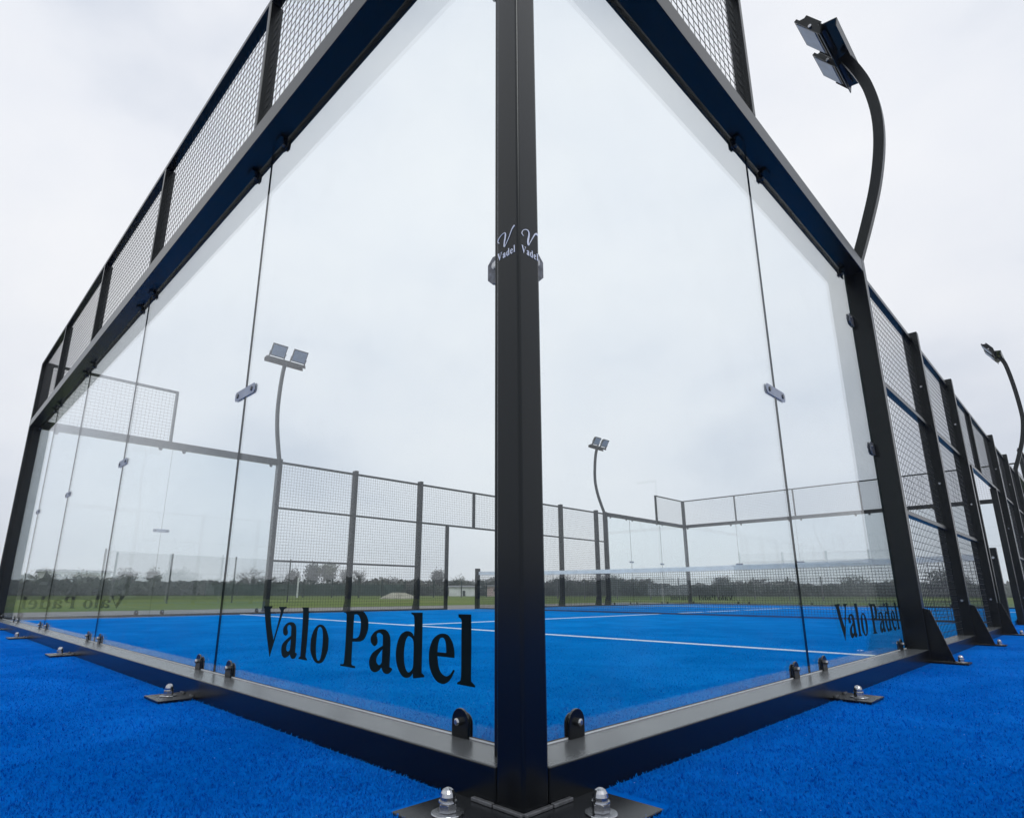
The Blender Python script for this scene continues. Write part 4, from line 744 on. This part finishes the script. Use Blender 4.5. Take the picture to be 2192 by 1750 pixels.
specs = [
 ('bare round tree left of the left floodlight mast', 67.6, 1.98, 5.0, 'bare'),
 ('slim bare tree beside the base of the left floodlight mast', 66.1, 1.55, 3.0, 'bare'),
 ('pointed brown tree behind the first mesh bay', 63.9, 2.05, 2.6, 'brown'),
 ('tall dark green tree, the left one of the tall pair behind the first mesh bay', 62.1, 2.50, 3.2, 'dark'),
 ('tall olive tree, the right one of the tall pair behind the first mesh bay', 60.9, 2.62, 3.4, 'olive'),
 ('bare narrow tree just left of the second fence post on the far side', 59.5, 2.15, 2.4, 'bare'),
 ('bare leaning tree just right of the second fence post on the far side', 58.2, 2.05, 2.6, 'bare'),
 ('low round bush-like tree over the hedge in the second mesh bay', 55.2, 1.35, 3.4, 'brown'),
 ('leafy brown tree left of the door opening', 50.9, 2.10, 3.0, 'brown'),
 ('small olive tree over the left of the white building', 48.9, 1.45, 3.2, 'olive'),
 ('dark wooded crown above the white building', 46.6, 1.30, 4.6, 'dark'),
 ('broad dark tree just right of the corner post', 38.8, 1.55, 5.5, 'dark'),
 ('broad dome shaped dark tree under the distant mast', 35.0, 1.72, 7.0, 'dark'),
 ('sloping brown tree left of the far corner post', 32.0, 1.40, 5.0, 'brown'),
 ('dome shaped brown tree right of the far corner post', 24.8, 1.56, 3.4, 'brown'),
 ('thin bare tree between the far corner post and the near pane joint', 21.8, 1.30, 3.2, 'bare'),
 ('thin bare tree seen just left of the near pane joint', 19.6, 1.25, 3.0, 'bare'),
 ('dark tree seen through the second pane of the side wall', 14.5, 1.35, 5.5, 'dark'),
 ('dark tree behind the receding fence posts at the right', 8.5, 1.75, 7.0, 'dark'),
 ('olive tree low on the horizon at the left end of the hedge', 82.4, 1.75, 3.4, 'olive'),
 ('dark spreading tree above the hedge near the left post', 79.6, 1.62, 4.4, 'dark'),
 ('grey rounded tree above the hedge under the left mesh screen', 77.0, 1.72, 3.2, 'brown'),
 ('slim bright olive tree above the hedge near the second pane joint', 75.0, 1.75, 2.0, 'olive'),
]
for i, (lb, az, el, wd, kd) in enumerate(specs):
    tree(lb, az, D_-4+(i*7 % 9), hh(el)*1.10, wd*(1.25 if kd == 'bare' else 1.1), kd, 20+i, 'bare_tree' if kd == 'bare' else 'broadleaf_tree')
# trees behind the camera, seen only as reflections in the glass
for i, (az, el, wd, kd) in enumerate([(97, 1.9, 6, 'dark'), (101, 1.7, 5, 'olive'), (105, 2.2, 4, 'dark'), (-12, 2.4, 8, 'dark'), (-17, 2.2, 7, 'brown'), (-22, 2.0, 8, 'dark')]):
    tree(['dark tree mirrored at the left end of the near end glass', 'olive tree mirrored in the near end glass', 'tall tree mirrored beside the second pane joint', 'dark tree mirrored in the side glass beside the first mast', 'brown tree mirrored in the middle of the side glass', 'wide dark tree mirrored near the side pane joint'][i], az, 60, hh(el, 60), wd, kd, 70+i)

def mass(name, label, az0, az1, r, el_fn, m, n, seed, size, depth=4.0):
    rng = np.random.default_rng(seed); mb = MB()
    azs = rng.uniform(az0, az1, n)
    for az in azs:
        top = hh(el_fn(az), r); z = top*rng.uniform(0, 1)**0.8; rr = r+rng.uniform(0, depth)
        x, y = azp(az, rr); s = size*rng.uniform(0.5, 1.3)
        a = rng.normal(size=3); a /= np.linalg.norm(a); b = np.cross(a, rng.normal(size=3)); b /= np.linalg.norm(b)+1e-9
        c_ = np.array([x, y, z]); q = [c_+a*s, c_+b*s*.7, c_-a*s*.8, c_-b*s*.7]
        mb.add([tuple(v) for v in q], [(0, 1, 2, 3)])
    # solid earthy core
    k = int((az1-az0)/0.8)
    for i in range(k):
        aa = az0+(az1-az0)*i/k; ab = az0+(az1-az0)*(i+1)/k
        p = azp(aa, r+1.2); q = azp(ab, r+1.2); t0 = hh(el_fn(aa), r)*0.86; t1 = hh(el_fn(ab), r)*0.86; p2 = azp(aa, r+depth); q2 = azp(ab, r+depth)
        mb.add([(*p, -0.1), (*q, -0.1), (*q, t1), (*p, t0), (*p2, -0.1), (*q2, -0.1), (*q2, t1), (*p2, t0)], [(0, 1, 2, 3), (3, 2, 6, 7), (4, 5, 6, 7)])
    o = mb.build(name, m); tag(o, label, 'hedge', kind='stuff')
mass('hedge', 'long dark hedge and scrub along the far edge of the grass field', -4, 88, 98, lambda a: (0.90 if a > 54 else 0.62)+0.04*math.sin(a*0.9)+0.03*math.sin(a*3.1+1)+0.02*math.sin(a*7.7), M['leafC'], 26000, 5, 0.24)
mass('woodland', 'low brown woodland strip behind the hedge', -4, 88, 112, lambda a: (0.93 if a > 57 else 1.16 if a > 31 else 0.86)+0.13*math.sin(a*0.55+2)+0.09*math.sin(a*1.7)+0.07*math.sin(a*4.3), M['leafB'], 22000, 6, 0.30, 7.0)
mass('hedge', 'dark hedge behind the camera mirrored low in the glass', 92, 150, 46, lambda a: 1.0+0.12*math.sin(a*0.8)+0.1*math.sin(a*2.7), M['leafC'], 2500, 8, 0.5)
mass('hedge', 'dark hedge beside the court mirrored in the side glass', -60, -6, 40, lambda a: 1.15+0.12*math.sin(a*0.8)+0.1*math.sin(a*2.7), M['leafC'], 2500, 9, 0.5)

# tall thin fence with fine netting on the left of the field
def ball_fence(label, pts, h, rad, gr, net=True, m=M['fencegreen'], veil='veil'):
    root = thing('netting_fence', label, 'fence', (pts[0][0], pts[0][1], 0), gr)
    for (x, y) in pts: MB().bar((x, y, -0.1), (x, y, h), rad, 8).build('fence_post', m, root)
    if net:
        mb = MB()
        for (p, q) in zip(pts[:-1], pts[1:]): mb.add([(*p, 0.05), (*q, 0.05), (*q, h-0.05), (*p, h-0.05)], [(0, 1, 2, 3)])
        mb.build('netting', M[veil], root)
    return root
ball_fence('tall thin dark fence posts with faint netting left of the left mast', [azp(78.6, 27), azp(73.8, 29), azp(68.85, 30.3), azp(64.3, 31.5)], 2.05, 0.035, 'netting fences round the field')
ball_fence('row of thin posts across the field behind the far side mesh', [azp(63.0, 62), azp(60.5, 60), azp(58.1, 58), azp(56.0, 60), azp(53.9, 62), azp(51.2, 64), azp(48.6, 66), azp(46.2, 68), azp(43.6, 70)], 1.75, 0.07, 'netting fences round the field')
ball_fence('pale post and netting line beyond the far corner of the court', [azp(39.5, 50), azp(37.0, 49), azp(34.0, 48), azp(31, 47), azp(28.5, 46), azp(25.2, 46), azp(22.2, 46), azp(19.5, 46), azp(17.0, 46), azp(14.0, 46)], 1.55, 0.045, 'netting fences round the field', True, M['weld'])
ball_fence('low dark green windbreak screen along the far hedge behind the mesh bays', [azp(a, 84) for a in (71, 68.5, 66, 63.6, 61.2, 58.8, 56.4, 54)], 1.52, 0.06, 'netting fences round the field', True, M['fencegreen'], 'screen')
# white pole
px, py = azp(63.5, 60); wp = MB().bar((px, py, -0.05), (px, py, 1.75), 0.075, 10).bar((px, py, 1.75), (px+0.28, py+0.1, 1.95), 0.06, 8)
tag(wp.build('white_pole', M['whitepaint']), 'single white pole standing in the grass behind the first mesh bay', 'pole')
# low pale heap
hx, hy = azp(54.5, 49); hm = MB(); rg = random.Random(4); ring0 = []
n = 26
vs = [(hx+math.cos(i/n*2*math.pi)*1.5*1.0-0.0, hy+math.sin(i/n*2*math.pi)*1.6, -0.05) for i in range(n)]
vs += [(hx+math.cos(i/n*2*math.pi)*0.95*rg.uniform(.85, 1.1), hy+math.sin(i/n*2*math.pi)*1.05*rg.uniform(.85, 1.1), 0.26*rg.uniform(.8, 1.2)) for i in range(n)]
vs += [(hx+math.cos(i/n*2*math.pi)*0.5*rg.uniform(.8, 1.1), hy+math.sin(i/n*2*math.pi)*0.55, 0.42*rg.uniform(.9, 1.1)) for i in range(n)]
fs = [(i, (i+1) % n, n+(i+1) % n, n+i) for i in range(n)]+[(n+i, n+(i+1) % n, 2*n+(i+1) % n, 2*n+i) for i in range(n)]+[tuple(range(2*n, 3*n))]
hm.add(vs, fs); tag(hm.build('earth_heap', M['tarp']), 'low pale heap of earth on the grass behind the second mesh bay', 'heap')

# houses
def house(label, az, r, wd, dp, h, walls, yaw, gable=0.6, door=True, name='low_building'):
    x, y = azp(az, r)
    ca, sa = math.cos(R(yaw)), math.sin(R(yaw))
    T = lambda a, b, z: (x+a*ca-b*sa, y+a*sa+b*ca, z)
    root = thing(name, label, 'building', (x, y, 0), 'buildings round the field')
    w_ = MB(T).box(-wd/2, wd/2, 0, dp, -0.1, h).build('wall', walls, root)
    rf = MB(T); rf.prism([(-0.25, h+0.001), (dp+0.25, h+0.001), (dp/2, h+gable)], -wd/2-0.2, wd/2+0.2, axis='a'); rf.build('roof', M['roof'], root)
    k = max(1, int(wd/3.2))
    for i in range(k):
        a = -wd/2+wd*(i+0.5)/k
        if door and i == 0: MB(T).box(a-0.2, a+0.2, -0.03, -0.002, 0, min(2.0, h*.6)).build('door', M['window'], root)
        else:
            wi = MB(T).box(a-0.3, a+0.3, -0.02, -0.002, h*0.5, h*0.75).build('window', M['window'], root)
            MB(T).box(a-0.36, a+0.36, -0.06, -0.021, h*0.5-0.08, h*0.5-0.01).build('sill', M['whitepaint'], wi)
    return root
house('white single storey building seen through the door opening', 48.35, 88, 4.4, 3.5, 1.25, M['render'], 45, 0.25)
house('small pinkish building right of the white one, behind the net post', 45.35, 88, 2.6, 3.0, 1.35, M['pinkrender'], 45, 0.2, False)
house('pale building mirrored at the left end of the near end glass', 97.6, 58, 4.6, 5, 2.0, M['render'], 95, 0.25)
house('long low pavilion mirrored in the side glass near the first mast', -13.0, 34, 9, 6, 1.9, M['roof'], -13, 0.35)
# goal behind the camera
ga, gb = azp(98.2, 60), azp(105.0, 62)
gr = thing('football_goal', 'white football goal mirrored low in the near end glass', 'goal', (ga[0], ga[1], 0))
for p in (ga, gb): MB().bar((*p, -0.05), (*p, 1.55), 0.07, 8).build('goal_post', M['whitepaint'], gr)
MB().bar((*ga, 1.55), (*gb, 1.55), 0.07, 8).build('crossbar', M['whitepaint'], gr)
ball_fence('netting fence mirrored as a pale rectangle in the near end glass', [azp(98.6, 34), azp(102.5, 34), azp(106.6, 34)], 2.35, 0.05, 'netting fences round the field', True, M['weld'])
ball_fence('netting fence mirrored behind the lettering of the side glass', [azp(-9.5, 30), azp(-12.6, 30), azp(-16, 30), azp(-19.5, 30)], 2.3, 0.05, 'netting fences round the field', True, M['weld'])
fx_, fy_ = azp(-26.5, 30)
fp = thing('lighting_column', 'slim lighting column mirrored in the side glass', 'lamp post', (fx_, fy_, 0))
MB().bar((fx_, fy_, -0.1), (fx_, fy_, 6.0), 0.07, 10, True, 0.045).build('pole', M['whitepaint'], fp)
MB().box(fx_-0.05, fx_+1.1, fy_-0.08, fy_+0.08, 6.01, 6.12).build('lamp_head', M['whitepaint'], fp)

# ------------------------------------------------------------------ air
m, n, o_ = mat('pale_air')
pv = n.nodes.new('ShaderNodeVolumePrincipled'); pv.inputs['Color'].default_value = (0.86, 0.90, 0.96, 1); pv.inputs['Density'].default_value = 0.0017
n.links.new(pv.outputs[0], o_.inputs['Volume'])
hz = MB().box(-129, 129, -129, 129, -1.2, 9.0).build('haze', m); hz['kind'] = 'stuff'
tag(hz, 'thin pale haze over the field softening the far trees', 'haze')
